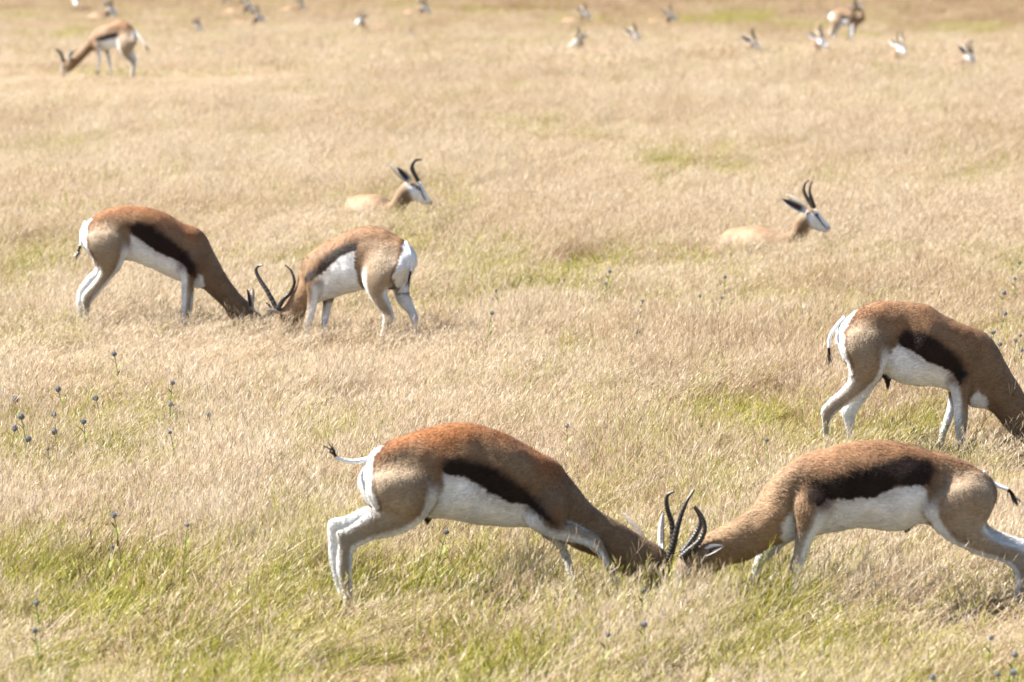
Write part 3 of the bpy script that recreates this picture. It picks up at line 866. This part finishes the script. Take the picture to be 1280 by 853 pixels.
REST_B = dict(           # lying, further right, upright horns
    stand=(975, 335, 1, 0), head=9, voxel=0.007, lying=True, horn_r=.017,
    torso=[(905, 296, 905, 318, .05, -.42), (911, 289, 911, 328, .11, -.38), (922, 284, 922, 332, .15, -.3), (937, 282, 937, 334, .16, -.22),
           (955, 285, 955, 335, .15, -.12), (970, 290, 972, 334, .12, -.04), (982, 291, 986, 328, .1, 0), (989, 287, 1000, 315, .075, 0),
           (994, 277, 1008, 302, .06, 0), (998, 270, 1012, 292, .055, 0), (1005, 262, 1014, 288, .055, 0), (1014, 259, 1018, 288, .055, 0),
           (1022, 262, 1022, 289, .05, 0), (1027, 269, 1026, 290, .04, 0), (1032, 276, 1030, 290, .033, 0), (1036, 280, 1034, 290, .027, 0),
           (1038, 283, 1036, 288, .018, 0)],
    limbs=dict(
        hind_near=[(915, 296, 945, 300, .04, -.14), (918, 316, 950, 316, .05, -.1), (928, 330, 950, 326, .04, -.08), (950, 337, 950, 329, .025, -.06), (972, 338, 970, 333, .014, -.02)],
        hind_far=[(912, 300, 930, 300, .04, -.5), (912, 318, 932, 316, .045, -.52), (922, 332, 930, 326, .03, -.5), (944, 334, 944, 329, .014, -.44)],
        fore_near=[(992, 305, 976, 306, .04, .08), (1000, 325, 984, 327, .035, .1), (1010, 335, 998, 337, .022, .12), (992, 338, 990, 333, .014, .13)],
        fore_far=[(992, 305, 976, 306, .04, -.14), (1000, 323, 984, 325, .035, -.15), (1010, 332, 998, 334, .022, -.16), (992, 335, 990, 330, .014, -.16)]),
    horns=[[(1018, 260, .03), (1014, 248, .045), (1012, 238, .05), (1015, 226, .045)],
           [(1016, 259, -.03), (1009, 248, -.05), (1005, 239, -.06), (1006, 231, -.055), (1011, 225, -.04)]],
    ears=[((1008, 264, .05), (977, 249, .07), .036, (.1, 1, .1)), ((1006, 260, -.05), (982, 243, -.10), .03, (.2, -1, .4))],
    eyes=[(1021, 268.5, .046), (1021, 268.5, -.046)])

GRAZER = dict(           # far left, grazing
    stand=(143, 104, -1, 22), head=11, rust=.4, voxel=0.011, ease=4, horn_r=.02,
    torso=[(170, 44, 170, 52, .045), (168, 37, 168, 57, .09), (160, 29, 161, 60, .115), (151, 26, 152, 61, .125), (143, 28, 144, 61, .13),
           (134, 31, 136, 63, .13), (125, 33, 129, 64, .12), (118, 38, 122, 65, .11), (113, 46, 117, 64, .09), (107, 54, 111, 68, .07),
           (99, 62, 104, 75, .058), (91, 69, 97, 81, .054), (84, 73, 92, 86, .058), (78, 77, 88, 90, .056), (76, 84, 86, 93, .042),
           (76, 91, 83, 96, .03), (77, 95, 81, 98, .02)],
    limbs=dict(
        hind_near=H([(146, 36, 168, 40, .05), (146, 52, 171, 54, .06), (149, 63, 167, 62, .05), (155, 71, 166, 69, .035), (161, 77, 169, 76, .024),
                     (163, 83, 169, 82, .018), (163, 94, 167, 94, .014), (161, 106, 167, 106, .016)], .08),
        hind_far=H([(148, 36, 170, 40, .05), (148, 52, 171, 54, .05), (152, 62, 168, 61, .04), (158, 70, 168, 68, .03), (163, 75, 171, 74, .024),
                    (165, 81, 171, 80, .018), (165, 92, 169, 92, .014), (163, 102, 169, 102, .016)], -.08),
        fore_near=H([(114, 42, 130, 42, .04), (116, 56, 128, 56, .045), (120, 66, 126, 66, .03), (121, 76, 126, 77, .02), (121, 84, 124, 84, .016),
                     (120, 103, 124, 103, .015)], .085),
        fore_far=H([(122, 50, 136, 50, .04), (129, 62, 137, 62, .035), (133, 72, 138, 72, .022), (136, 82, 139, 82, .017), (138, 94, 141, 94, .014),
                    (138, 101, 142, 101, .015)], -.08)),
    horns=[[(79, 77, .03), (75, 67, .05), (68, 62, .05)], [(80, 76, -.03), (76, 66, -.06), (69, 60, -.06)]],
    ears=[((85, 75, .05), (95, 62, .1), .028, (0, 1, .3)), ((84, 74, -.05), (88, 60, -.12), .028, (0, -1, .3))],
    eyes=[(80, 83, .05), (80, 83, -.05)],
    tail=[(169, 40, 0), (175, 47, .02), (181, 55, .03), (184, 60, .03)])

STANDER = dict(          # far right, on its feet
    stand=(1055, 60, 1, -18), head=9, rust=.15, voxel=0.012, ease=4, horn_r=.02,
    torso=[(1038, 20, 1039, 28, .045), (1041, 15, 1042, 32, .09), (1046, 12, 1047, 33, .115), (1053, 10, 1053, 33, .13), (1060, 11, 1060, 33, .13),
           (1067, 14, 1066, 33, .12), (1073, 18, 1070, 33, .105), (1077, 17, 1075, 31, .085), (1077, 11, 1081, 25, .065),
           (1074, 7, 1080, 18, .055), (1070, 6, 1075, 14, .055), (1066, 7, 1070, 14, .045), (1062, 10, 1065, 14, .028)],
    limbs=dict(
        hind_near=H([(1053, 18, 1040, 18, .05), (1053, 27, 1037, 27, .055), (1049, 35, 1038, 34, .045), (1044, 41, 1037, 40, .028), (1041, 45, 1035, 45, .02),
                     (1040, 51, 1036, 51, .015), (1040, 61, 1036, 61, .016)], .08),
        hind_far=H([(1053, 20, 1042, 20, .05), (1053, 28, 1040, 28, .05), (1051, 35, 1042, 34, .045), (1048, 41, 1042, 40, .028), (1046, 45, 1041, 45, .02),
                    (1045, 51, 1041, 51, .015), (1045, 59, 1041, 59, .016)], -.08),
        fore_near=H([(1075, 22, 1063, 22, .04), (1073, 31, 1063, 30, .045), (1070, 38, 1064, 38, .025), (1068, 45, 1064, 45, .018), (1068, 52, 1065, 52, .015),
                     (1069, 61, 1064, 61, .016)], .08),
        fore_far=H([(1073, 24, 1065, 24, .04), (1070, 32, 1062, 32, .035), (1066, 39, 1061, 39, .022), (1064, 46, 1061, 46, .017), (1064, 59, 1060, 59, .015)], -.08)),
    horns=[[(1067, 8, .03), (1069, 2, .05), (1067, -3, .05)], [(1068, 8, -.03), (1070, 2, -.05), (1068, -3, -.05)]],
    ears=[((1073, 8, .04), (1081, 5, .12), .028, (0, 1, .3)), ((1072, 7, -.05), (1078, 2, -.12), .028, (0, -1, .3))],
    tail=[(1040, 16, 0), (1036, 22, .02), (1036, 30, .02)])

build_springbok(SPAR_RIGHT, 'large springbok lunging to the right with head lowered, its upcurled tail behind it', 'sparring springbok')
build_springbok(SPAR_LEFT, 'large springbok lunging to the left, horns locked, hind hooves at the picture edge', 'sparring springbok')
build_springbok(SPAR_MID_RIGHT, 'springbok in shade with dark neck, locking horns beside the lyre-horned springbok', 'sparring springbok')
build_springbok(SPAR_MID_LEFT, 'sunlit springbok with wide lyre horns and white rump turned to the camera', 'sparring springbok')
build_springbok(SPAR_EDGE, 'springbok standing with its lowered head cut off by the picture edge', 'sparring springbok')
rest_a = build_springbok(REST_A, 'resting springbok in profile with one hooked horn outline and two raised ears', 'springbok resting in the grass')
rest_b = build_springbok(REST_B, 'resting springbok with two upright horns and a pale back above the grass', 'springbok resting in the grass')
build_springbok(GRAZER, 'small distant springbok grazing with head down, black tail tuft flicked out', 'springbok far across the plain')
build_springbok(STANDER, 'small distant springbok standing on its feet among the resting ones', 'springbok far across the plain')


# the resting herd far off: copies of the two lying ones, each at its own place and turn
def kids(o):
    return [c for c in bpy.data.objects if c.parent == o]


REST_PARTS = {rest_a: kids(rest_a), rest_b: kids(rest_b)}


def place_resting(src, px, py, turn, size, label):
    """px, py: where the head is seen; the body lies below it on the ground"""
    r = src.copy(); COL.objects.link(r)
    hx, hy, gx, gy = (520, 238, 490, 292) if src is rest_a else (1018, 272, 975, 335)
    y = py
    for _ in range(12):                                     # ground line under that head
        g = ground_at(px, y)
        s = F_PX / g[1]
        y = py + 0.36 * size * s
    g = ground_at(px, y)
    a = math.radians(turn)
    hoff = (hx - gx) / 1280.0 * 36 / 200 * (46.3 if src is rest_a else 42.8) * size
    r.location = (g[0] - hoff * math.cos(a), g[1] - hoff * math.sin(a), float(terrain(0, g[1])))
    r.rotation_euler = (0, 0, a)
    r.scale = (size,) * 3
    r['label'] = label; r['group'] = 'springbok far across the plain'
    for p in REST_PARTS[src]:
        c = p.copy(); COL.objects.link(c); c.parent = r
    return r


for a in (
        (rest_b, 95, 4, -80, 1.0, 'far resting springbok facing the camera with ears spread, in the upper corner'),
        (rest_a, 140, 13, -12, 1.1, 'far resting springbok right behind the grazing one, ears and horns raised'),
        (rest_a, 249, 34, -8, .85, 'far resting springbok with one long ear swept back, alone beyond the grazing one'),
        (rest_b, 283, -1, 5, .9, 'far springbok head just cut by the top edge of the picture'),
        (rest_b, 312, 8, -6, 1.0, 'far resting springbok, the upper of two close heads near the top'),
        (rest_b, 325, 22, 0, 1.0, 'far resting springbok, the lower of two close heads, horn upright'),
        (rest_a, 378, 7, 10, .8, 'far resting springbok with a pale back, between the head pair and the white face'),
        (rest_b, 449, 28, 215, .9, 'far resting springbok with a sunlit white face turned away to the left'),
        (rest_a, 532, 10, -5, 1.0, 'far resting springbok in dark profile near the middle of the top edge'),
        (rest_b, 512, 46, 200, .6, 'tiny far springbok almost sunk in the grass below the dark profile'),
        (rest_b, 733, 19, -20, 1.0, 'far resting springbok with long upright horns, upper one of the middle herd'),
        (rest_b, 720, 54, 170, .9, 'far resting springbok facing left with a bright face, lowest of the middle herd'),
        (rest_b, 796, 47, -25, .95, 'far resting springbok with one dark ear thrown back, in the middle herd'),
        (rest_b, 840, 21, -12, .9, 'far resting springbok farthest right of the middle herd'),
        (rest_b, 945, 58, -10, .95, 'far resting springbok in shaded profile, left of the standing one'),
        (rest_b, 1028, 54, -40, 1.0, 'far resting springbok just below the standing one, face bright'),
        (rest_b, 1127, 63, -60, .95, 'far resting springbok facing the camera, right of the standing one'),
        (rest_a, 1213, 73, -30, .95, 'far resting springbok nearest the right edge of the picture')):
    place_resting(*a)


# ------------------------------------------------------------------ round-headed flowers on stalks
def flower_materials():
    return (plain('flower_head', (0.20, 0.195, 0.205), 0.8, 0.2, 0.5, 160), plain('flower_stalk', (0.17, 0.18, 0.05), 0.7, 0.3, 0.3),
            plain('flower_leaf', (0.15, 0.18, 0.03), 0.6, 0.3, 0.3))


M_FH, M_FS, M_FL = flower_materials()


def flower_head_mesh():
    """ball set with many short pointed florets"""
    V, Fc = ball(np.zeros(3), 0.0135, 10, 8)
    V = list(V)
    n = 90
    for k in range(n):
        z = 1 - 2 * (k + .5) / n; q = k * 2.39996
        d = np.array((math.sqrt(1 - z * z) * math.cos(q), math.sqrt(1 - z * z) * math.sin(q), z))
        a = np.cross(d, (0.1, 0.3, 0.9)); a /= np.linalg.norm(a); b = np.cross(d, a)
        o = len(V)
        V += [d * 0.0125 + a * 0.0028, d * 0.0125 - a * 0.0014 + b * 0.0024, d * 0.0125 - a * 0.0014 - b * 0.0024, d * (0.0175 + 0.002 * math.sin(k * 7.0))]
        Fc += [(o, o + 1, o + 3), (o + 1, o + 2, o + 3), (o + 2, o, o + 3)]
    me = bpy.data.meshes.new('flower_head'); me.from_pydata([tuple(v) for v in V], [], Fc); me.materials.append(M_FH)
    return me


HEAD_MESH = flower_head_mesh()


def flower(px, py, size, label, group):
    y = py
    hgt = random.uniform(0.27, 0.33)
    for _ in range(10):
        g = ground_at(px, y)
        y = py + hgt * F_PX / g[1]
    g = ground_at(px, y)
    root = bpy.data.objects.new('globe_flower', None); COL.objects.link(root)
    lean = random.uniform(-0.05, 0.06)
    root.location = (g[0] - lean, g[1], g[2]); root.empty_display_size = 0.05
    root['label'] = label; root['category'] = 'flower'; root['group'] = group
    top = np.array((lean, 0, hgt))
    path, _ = catmull([(0, 0, -0.01), (lean * .2, 0.01, hgt * .4), (lean * .6, 0.005, hgt * .75), top], 4)
    v, f = tube(path, np.linspace(0.0035, 0.0022, len(path)), 6)
    link_mesh('stalk', v, f, M_FS, root)
    hd = bpy.data.objects.new('flower_head', HEAD_MESH); COL.objects.link(hd); hd.parent = root
    hd.location = top; hd.scale = (size,) * 3; hd.rotation_euler = (random.uniform(-.3, .3), random.uniform(-.3, .3), random.uniform(0, 6))
    for k in range(5):                                      # narrow leaves up the stalk
        f0 = 0.3 + 0.13 * k
        b = np.array((lean * f0, 0.005, hgt * f0))
        q = k * 2.4 + random.random(); d = np.array((math.cos(q), math.sin(q), 0.9)); sd = np.array((-math.sin(q), math.cos(q), 0))
        ln = 0.075 * (1.1 - f0 * .5)
        vv = [b - sd * .003, b + sd * .003, b + d * ln * .5 + sd * .006, b + d * ln * .5 - sd * .006, b + d * ln - np.array((0, 0, .012))]
        link_mesh('leaf', vv, [(0, 1, 2, 3), (3, 2, 4)], M_FL, root, False)
    return root


ORD = ['topmost', 'second from the top', 'third from the top', 'fourth from the top', 'fifth from the top', 'sixth from the top',
       'seventh from the top', 'eighth from the top', 'ninth from the top', 'tenth from the top', 'eleventh from the top', 'lowest']
CLUSTERS = [
    ('in the loose patch at the left edge', [(20, 499, 1.1), (27, 520, 1.1), (19, 535, 1.1), (36, 548, 1.05), (73, 486, 1.1), (68, 518, 1.1),
                                            (68, 539, 1.1), (120, 497, 1.05), (105, 526, 1.05), (143, 442, 1.0), (60, 560, .7)]),
    ('of four below the shaded sparring springbok', [(216, 478, .9), (213, 505, .95), (213, 540, .65), (261, 518, .85)]),
    ('of three left of the lunging springbok', [(143, 643, .9), (235, 655, .6), (141, 683, .6)]),
    ('of two in the green bottom left corner', [(46, 753, .75), (44, 787, .75)]),
    ('in the patch behind the right-edge springbok', [(1274, 328, .9), (1268, 348, .8), (1255, 366, 1.0), (1256, 392, .95), (1241, 415, .9),
                                                    (1249, 430, .9), (1269, 425, .8), (1275, 419, .7), (1277, 437, .8)]),
    ('of three right of the lyre-horned springbok', [(620, 363, .7), (614, 374, .9), (615, 391, .85)]),
    ('of the dark upright row in mid field', [(803, 376, .8), (798, 390, 1.0), (797, 414, 1.0)]),
    ('of three faint ones above the dark row', [(762, 339, .9), (757, 354, .7), (705, 350, .6)]),
    ('of three below the resting upright-horned springbok', [(906, 346, .8), (875, 370, .7), (902, 372, .7)]),
    ('of four below the locked foreground horns', [(803, 737, .7), (829, 766, .75), (805, 779, .85), (760, 792, .65)]),
    ('of five in the bottom right corner', [(1238, 796, .65), (1268, 817, .75), (1246, 841, .75), (1266, 839, .9), (1165, 845, .8)]),
]
for where, spots in CLUSTERS:
    spots = sorted(spots, key=lambda s: s[1])
    for k, (px, py, size) in enumerate(spots):
        flower(px, py, size, 'grey globe flower, %s %s' % ('lowest' if k == len(spots) - 1 else ORD[k], where), 'grey globe flowers')
flower(958, 549, .7, 'single grey globe flower above the back of the lunging springbok', 'grey globe flowers')
flower(709, 532, .75, 'single pale globe flower above the shoulder of the right-facing lunging springbok', 'grey globe flowers')
flower(558, 664, .8, 'single grey globe flower under the belly of the lunging springbok', 'grey globe flowers')


# ------------------------------------------------------------------ grass
TUFTS = bpy.data.collections.new('tufts')                   # shapes that the field repeats


def patch(name, seed, size, tufts, radius, blades, stalks, height, width, curl=0.5, head=1.0):
    """a square of field with a number of tufts; every face carries its blade's shade, its blade's and its tuft's lot"""
    r = np.random.default_rng(seed)
    V, Fc, B = [], [], []

    def strip(pts, ws, sd, a, b, c):
        o = len(V)
        for p, w in zip(pts, ws):
            V.append(p - sd * w); V.append(p + sd * w)
        for i in range(len(pts) - 1):
            Fc.append((o + 2 * i, o + 2 * i + 1, o + 2 * i + 3, o + 2 * i + 2)); B.append((a, b, c))
    for n in range(tufts):
        c0 = np.array((r.uniform(-.5, .5) * size, r.uniform(-.5, .5) * size, -0.01))
        lot = (n + r.uniform()) / tufts
        hf = r.uniform(0.72, 1.25)
        shade = r.normal(0, 0.13)
        sway = np.array((0.24 + r.normal(0, .12), r.normal(0, .12), 0))
        for k in range(blades):
            q = r.uniform(0, 2 * math.pi); rad = radius * math.sqrt(r.uniform())
            b = c0 + np.array((rad * math.cos(q), rad * math.sin(q), 0))
            h = height * hf * r.uniform(0.45, 1.0)
            lean = sway + np.array((math.cos(q), math.sin(q), 0)) * rad / radius * 0.3 + r.normal(0, 0.28, 3) * (1, 1, 0)
            cu = curl * r.uniform(0.2, 1.0)
            al = r.uniform(0, math.pi); sd = np.array((math.cos(al), math.sin(al) * 0.6, 0))
            pts = [b + np.array((lean[0] * (t + cu * 1.6 * t * t), lean[1] * (t + cu * 1.6 * t * t), t - 0.35 * cu * t * t)) * h
                   for t in (0, 0.4, 0.75, 1.0)]
            w = width * r.uniform(0.6, 1.3)
            strip(pts, (w * 0.8, w, w * 0.7, w * 0.08), sd, np.clip(r.uniform() + shade, 0, 1), r.uniform(), lot)
        for k in range(stalks):
            q = r.uniform(0, 2 * math.pi); rad = radius * math.sqrt(r.uniform())
            b = c0 + np.array((rad * math.cos(q), rad * math.sin(q), 0))
            h = height * hf * r.uniform(0.95, 1.5)
            lean = sway * 1.25 + r.normal(0, 0.22, 3) * (1, 1, 0)
            a, g = np.clip(0.35 + 0.65 * r.uniform() + shade, 0, 1), 0.6 + 0.4 * r.uniform()
            if k == 0 and r.uniform() < 0.42:               # now and then a tall, browner one
                h, a, g = height * r.uniform(1.5, 1.95), 0.45 * r.uniform(), 1.0
                lean = lean * 0.6
            al = r.uniform(0, math.pi); sd = np.array((math.cos(al), math.sin(al) * 0.6, 0))

            def at(t):
                return b + np.array((lean[0] * (t + 1.1 * t ** 3), lean[1] * (t + t ** 3), t - 0.12 * t ** 3)) * h
            w = width * 0.5
            strip([at(0), at(0.45), at(0.75), at(1.0)], (w, w, w * .8, w * .5), sd, a, g, lot)
            m = max(3, int(9 * head))
            for j in range(m):                             # feathery seed head
                t = 0.68 + 0.34 * j / m
                p = at(t); d = np.array((0.5 * lean[0] + r.normal(0, .3), r.normal(0, .3), 0.8)); d /= np.linalg.norm(d)
                ln = h * 0.13 * r.uniform(.6, 1.2)
                s2 = np.array((math.cos(al + 1 + j), math.sin(al + 1 + j), 0.1))
                strip([p, p + d * ln * 0.5, p + d * ln], (width * 0.2, width * 0.62, width * 0.1), s2, min(1, a + 0.12), g, lot)
    me = bpy.data.meshes.new(name)
    me.from_pydata([tuple(v) for v in V], [], Fc)
    at_ = me.attributes.new('blade', 'FLOAT_COLOR', 'FACE')
    B = np.array(B)
    at_.data.foreach_set('color', np.c_[B, np.ones(len(B))].astype(np.float32).ravel())
    me.materials.append(M_GRASS)
    o = bpy.data.objects.new(name, me)
    TUFTS.objects.link(o)
    return o


N_NEAR, N_LEAF, N_FAR = 9, 6, 5
for k in range(N_NEAR):
    patch('grass_a%d' % k, 10 + k, 0.55, 13, 0.085, 34, 15, 0.225, 0.0025, 0.5)
for k in range(N_LEAF):
    patch('grass_b%d' % k, 40 + k, 0.55, 14, 0.09, 40, 3, 0.215, 0.0034, 0.45)
for k in range(N_FAR):
    patch('grass_c%d' % k, 70 + k, 1.1, 15, 0.22, 38, 18, 0.225, 0.0055, 0.6, 0.55)

# where the grass is green: spots seen in the photograph (centre and spread on the ground) over a soft random base
GREEN_SPOTS = [(90, 790, 150, 60, .45), (200, 885, 300, 30, .5), (700, 890, 400, 30, .5), (1150, 885, 200, 30, .5), (30, 320, 60, 30, .6), (470, 315, 70, 22, .5), (640, 335, 90, 22, .5), (100, 520, 110, 50, .5), (870, 490, 90, 60, .25), (420, 640, 60, 60, .35), (330, 640, 60, 50, .3), (560, 775, 60, 40, 1.0), (640, 840, 300, 26, .55), (1100, 820, 170, 35, .65), (990, 790, 60, 30, .4), (250, 830, 150, 30, .5),
               (395, 545, 35, 32, .8), (60, 560, 80, 30, .6), (130, 560, 60, 40, .5), (225, 630, 12, 22, .9), (40, 140, 22, 8, .6), (105, 185, 16, 10, .6),
               (310, 165, 8, 10, .8), (250, 190, 10, 10, .8), (350, 245, 14, 12, .7), (410, 300, 50, 20, .6), (515, 310, 14, 18, .8), (612, 340, 10, 14, .9),
               (650, 345, 80, 22, .55), (830, 200, 45, 8, .8), (910, 205, 40, 9, .7), (852, 295, 5, 12, .9), (878, 300, 5, 12, .8), (935, 280, 6, 8, .8),
               (1265, 400, 12, 40, 1.0), (1215, 400, 12, 10, .8), (720, 515, 60, 24, .5), (880, 520, 30, 24, .7), (820, 465, 14, 26, .6), 
               (760, 385, 8, 12, .7), (740, 420, 12, 14, .6), (20, 350, 60, 22, .5), (310, 150, 8, 8, .6), (640, 12, 60, 6, .5), (900, 22, 80, 8, .5),
               (1200, 35, 60, 8, .5), (1000, 30, 50, 6, .5), (720, 25, 30, 4, .6), (430, 45, 20, 5, .5), (90, 40, 50, 10, .4), (190, 45, 15, 8, .6),
               (760, 115, 20, 6, .5), (870, 60, 30, 5, .4), (1075, 115, 12, 5, .5), (450, 770, 60, 30, .7), (520, 700, 60, 40, .4), (700, 700, 60, 40, .25),
               (840, 180, 25, 5, .5), (1130, 520, 60, 30, .3), (640, 720, 30, 30, .4), (930, 660, 80, 60, .2), (1180, 740, 60, 30, .35), (300, 740, 80, 40, .45),
               (480, 250, 10, 8, .3), (170, 540, 30, 40, .5), (600, 360, 60, 30, .35), (880, 350, 60, 20, .3), (1120, 250, 40, 10, .2)]
SPOTS = []
for (px, py, rx, ry, s) in GREEN_SPOTS:
    dn = 0.16 * (py + 230) / CAM_H                         # the tips are seen above the roots
    g = ground_at(px, py + dn); d = g[1]
    near_, far_ = ground_at(px, py + dn + ry)[1], ground_at(px, max(py + dn - ry, -20))[1]
    SPOTS.append((g[0], d, rx / F_PX * d, (far_ - near_) / 2, s))


def greenness(x, y):
    p = np.c_[x, y]
    v = 0.15 + 0.34 * smooth(0.5, 0.85, vnoise(p / (0.9, 2.2), 21)) + 0.42 * smooth(0.58, 0.8, vnoise(p / (0.35, 0.8), 22))
    v = v + 0.30 * smooth(28, 22.5, y)
    for cx, cy, rx, ry, s in SPOTS:
        e = ((x - cx) / rx) ** 2 + ((y - cy) / ry) ** 2
        v = v + 1.35 * s * np.exp(-e * 1.1) * (0.55 + 0.9 * vnoise(p / (0.25, 0.5), 23))
    return np.clip(v - 0.12, 0, 0.72)


# shorter, trampled or cropped grass: centre as seen, radius in metres, height left
CROPPED = [(ground_at(px, py), r, f) for px, py, r, f in (
    (118, 112, 3.2, .45), (500, 475, .7, .62), (395, 470, .5, .68), (330, 462, .4, .72), (108, 455, .5, .68), (232, 462, .4, .72),
    (1265, 815, .65, .58), (440, 830, .45, .5), (990, 830, .4, .7), (1050, 625, .5, .5), (1195, 625, .5, .5), (1265, 620, .5, .6),
    (1060, 68, 3.0, .6), (455, 312, 1.0, .9), (945, 358, 1.1, .88), (843, 815, .5, 1.3), (905, 812, .35, 1.2))]


def cropped(x, y):
    v = np.ones(len(x))
    for g, r, f in CROPPED:
        e = np.hypot(x - g[0], (y - g[1]) * 0.36) / r
        v = v * (f + (1 - f) * smooth(0.6, 1.2, e))
    return v


def scatter(y0, y1, per_m2):
    step = 1 / math.sqrt(per_m2)
    X, Y = [], []
    for ya in np.arange(y0, y1, step):
        hw = 0.09 * (ya + 1) * 1.12 + 1.6
        xs = np.arange(-hw, hw, step) + rng.uniform(0, step)
        X.append(xs + rng.uniform(-.4, .4, len(xs)) * step); Y.append(ya + rng.uniform(-.4, .4, len(xs)) * step)
    return np.concatenate(X), np.concatenate(Y)


def field(name, label, zones):
    P, rot, scl, idx, gr, ti = [], [], [], [], [], []
    for y0, y1, dens, first, count, leafy in zones:
        x, y = scatter(y0, y1, dens)
        n = len(x)
        g = greenness(x, y)
        g = np.clip(g * rng.uniform(0.6, 1.35, n), 0, 1)
        p = np.c_[x, y]
        k = rng.integers(first, first + count, n)
        if leafy:
            sw = g > rng.uniform(0.3, 0.6, n)
            k = np.where(sw, rng.integers(N_NEAR, N_NEAR + N_LEAF, n), k)
        hgt = 0.62 + 0.62 * vnoise(p / (0.55, 1.3), 31) + rng.normal(0, 0.10, n)
        hgt = np.clip(hgt * (1 - 0.22 * g), 0.4, 1.5) * cropped(x, y)
        P.append(np.c_[x, y, terrain(x, y)])
        rot.append(np.c_[rng.normal(0, .03, n), rng.normal(0, .03, n), rng.normal(0, 0.6, n)])
        w = rng.uniform(0.9, 1.15, n)
        scl.append(np.c_[w, w, hgt]); idx.append(k); gr.append(g)
        ti.append((vnoise(p / (1.4, 3.5), 33) - .5) * 0.34 + (vnoise(p / (0.3, 0.6), 34) - .5) * 0.3 + rng.normal(0, .05, n) + 0.04 - 0.38 * smooth(105, 148, y + x * 0.8))
    P, rot, scl = np.vstack(P), np.vstack(rot), np.vstack(scl)
    idx, gr, ti = np.concatenate(idx), np.concatenate(gr), np.concatenate(ti)
    me = bpy.data.meshes.new(name)
    me.from_pydata([tuple(v) for v in P], [], [])
    for nm, ty, key, data in (('rot', 'FLOAT_VECTOR', 'vector', rot), ('scl', 'FLOAT_VECTOR', 'vector', scl), ('pick', 'INT', 'value', idx),
                              ('green', 'FLOAT', 'value', gr), ('tint', 'FLOAT', 'value', ti)):
        a = me.attributes.new(nm, ty, 'POINT')
        a.data.foreach_set(key, np.asarray(data, np.int32 if ty == 'INT' else np.float32).ravel())
    o = bpy.data.objects.new(name, me); COL.objects.link(o)
    o['kind'] = 'stuff'; o['label'] = label; o['category'] = 'grass'
    ng = bpy.data.node_groups.new(name, 'GeometryNodeTree')
    ng.interface.new_socket('Geometry', in_out='INPUT', socket_type='NodeSocketGeometry')
    ng.interface.new_socket('Geometry', in_out='OUTPUT', socket_type='NodeSocketGeometry')
    N = ng.nodes
    gi, go = N.new('NodeGroupInput'), N.new('NodeGroupOutput')
    ci = N.new('GeometryNodeCollectionInfo'); ci.inputs['Collection'].default_value = TUFTS
    ci.inputs['Separate Children'].default_value = True; ci.inputs['Reset Children'].default_value = True
    ip = N.new('GeometryNodeInstanceOnPoints'); ip.inputs['Pick Instance'].default_value = True

    def attr(nm, ty):
        a = N.new('GeometryNodeInputNamedAttribute'); a.data_type = ty; a.inputs['Name'].default_value = nm
        return a.outputs['Attribute']
    L = ng.links.new
    e2r = N.new('FunctionNodeEulerToRotation')
    L(attr('rot', 'FLOAT_VECTOR'), e2r.inputs[0]); L(e2r.outputs[0], ip.inputs['Rotation'])
    L(attr('scl', 'FLOAT_VECTOR'), ip.inputs['Scale']); L(attr('pick', 'INT'), ip.inputs['Instance Index'])
    L(gi.outputs[0], ip.inputs['Points']); L(ci.outputs[0], ip.inputs['Instance']); L(ip.outputs[0], go.inputs[0])
    md = o.modifiers.new('grow', 'NODES'); md.node_group = ng
    print(name, len(P), 'tufts')
    return o


field('grass', 'tall dry straw-coloured grass with green patches covering the plain',
      [(19, 48, 4.0, 0, N_NEAR, True), (48, 76, 2.9, 0, N_NEAR, True), (72, 175, 0.95, N_NEAR + N_LEAF, N_FAR, False)])
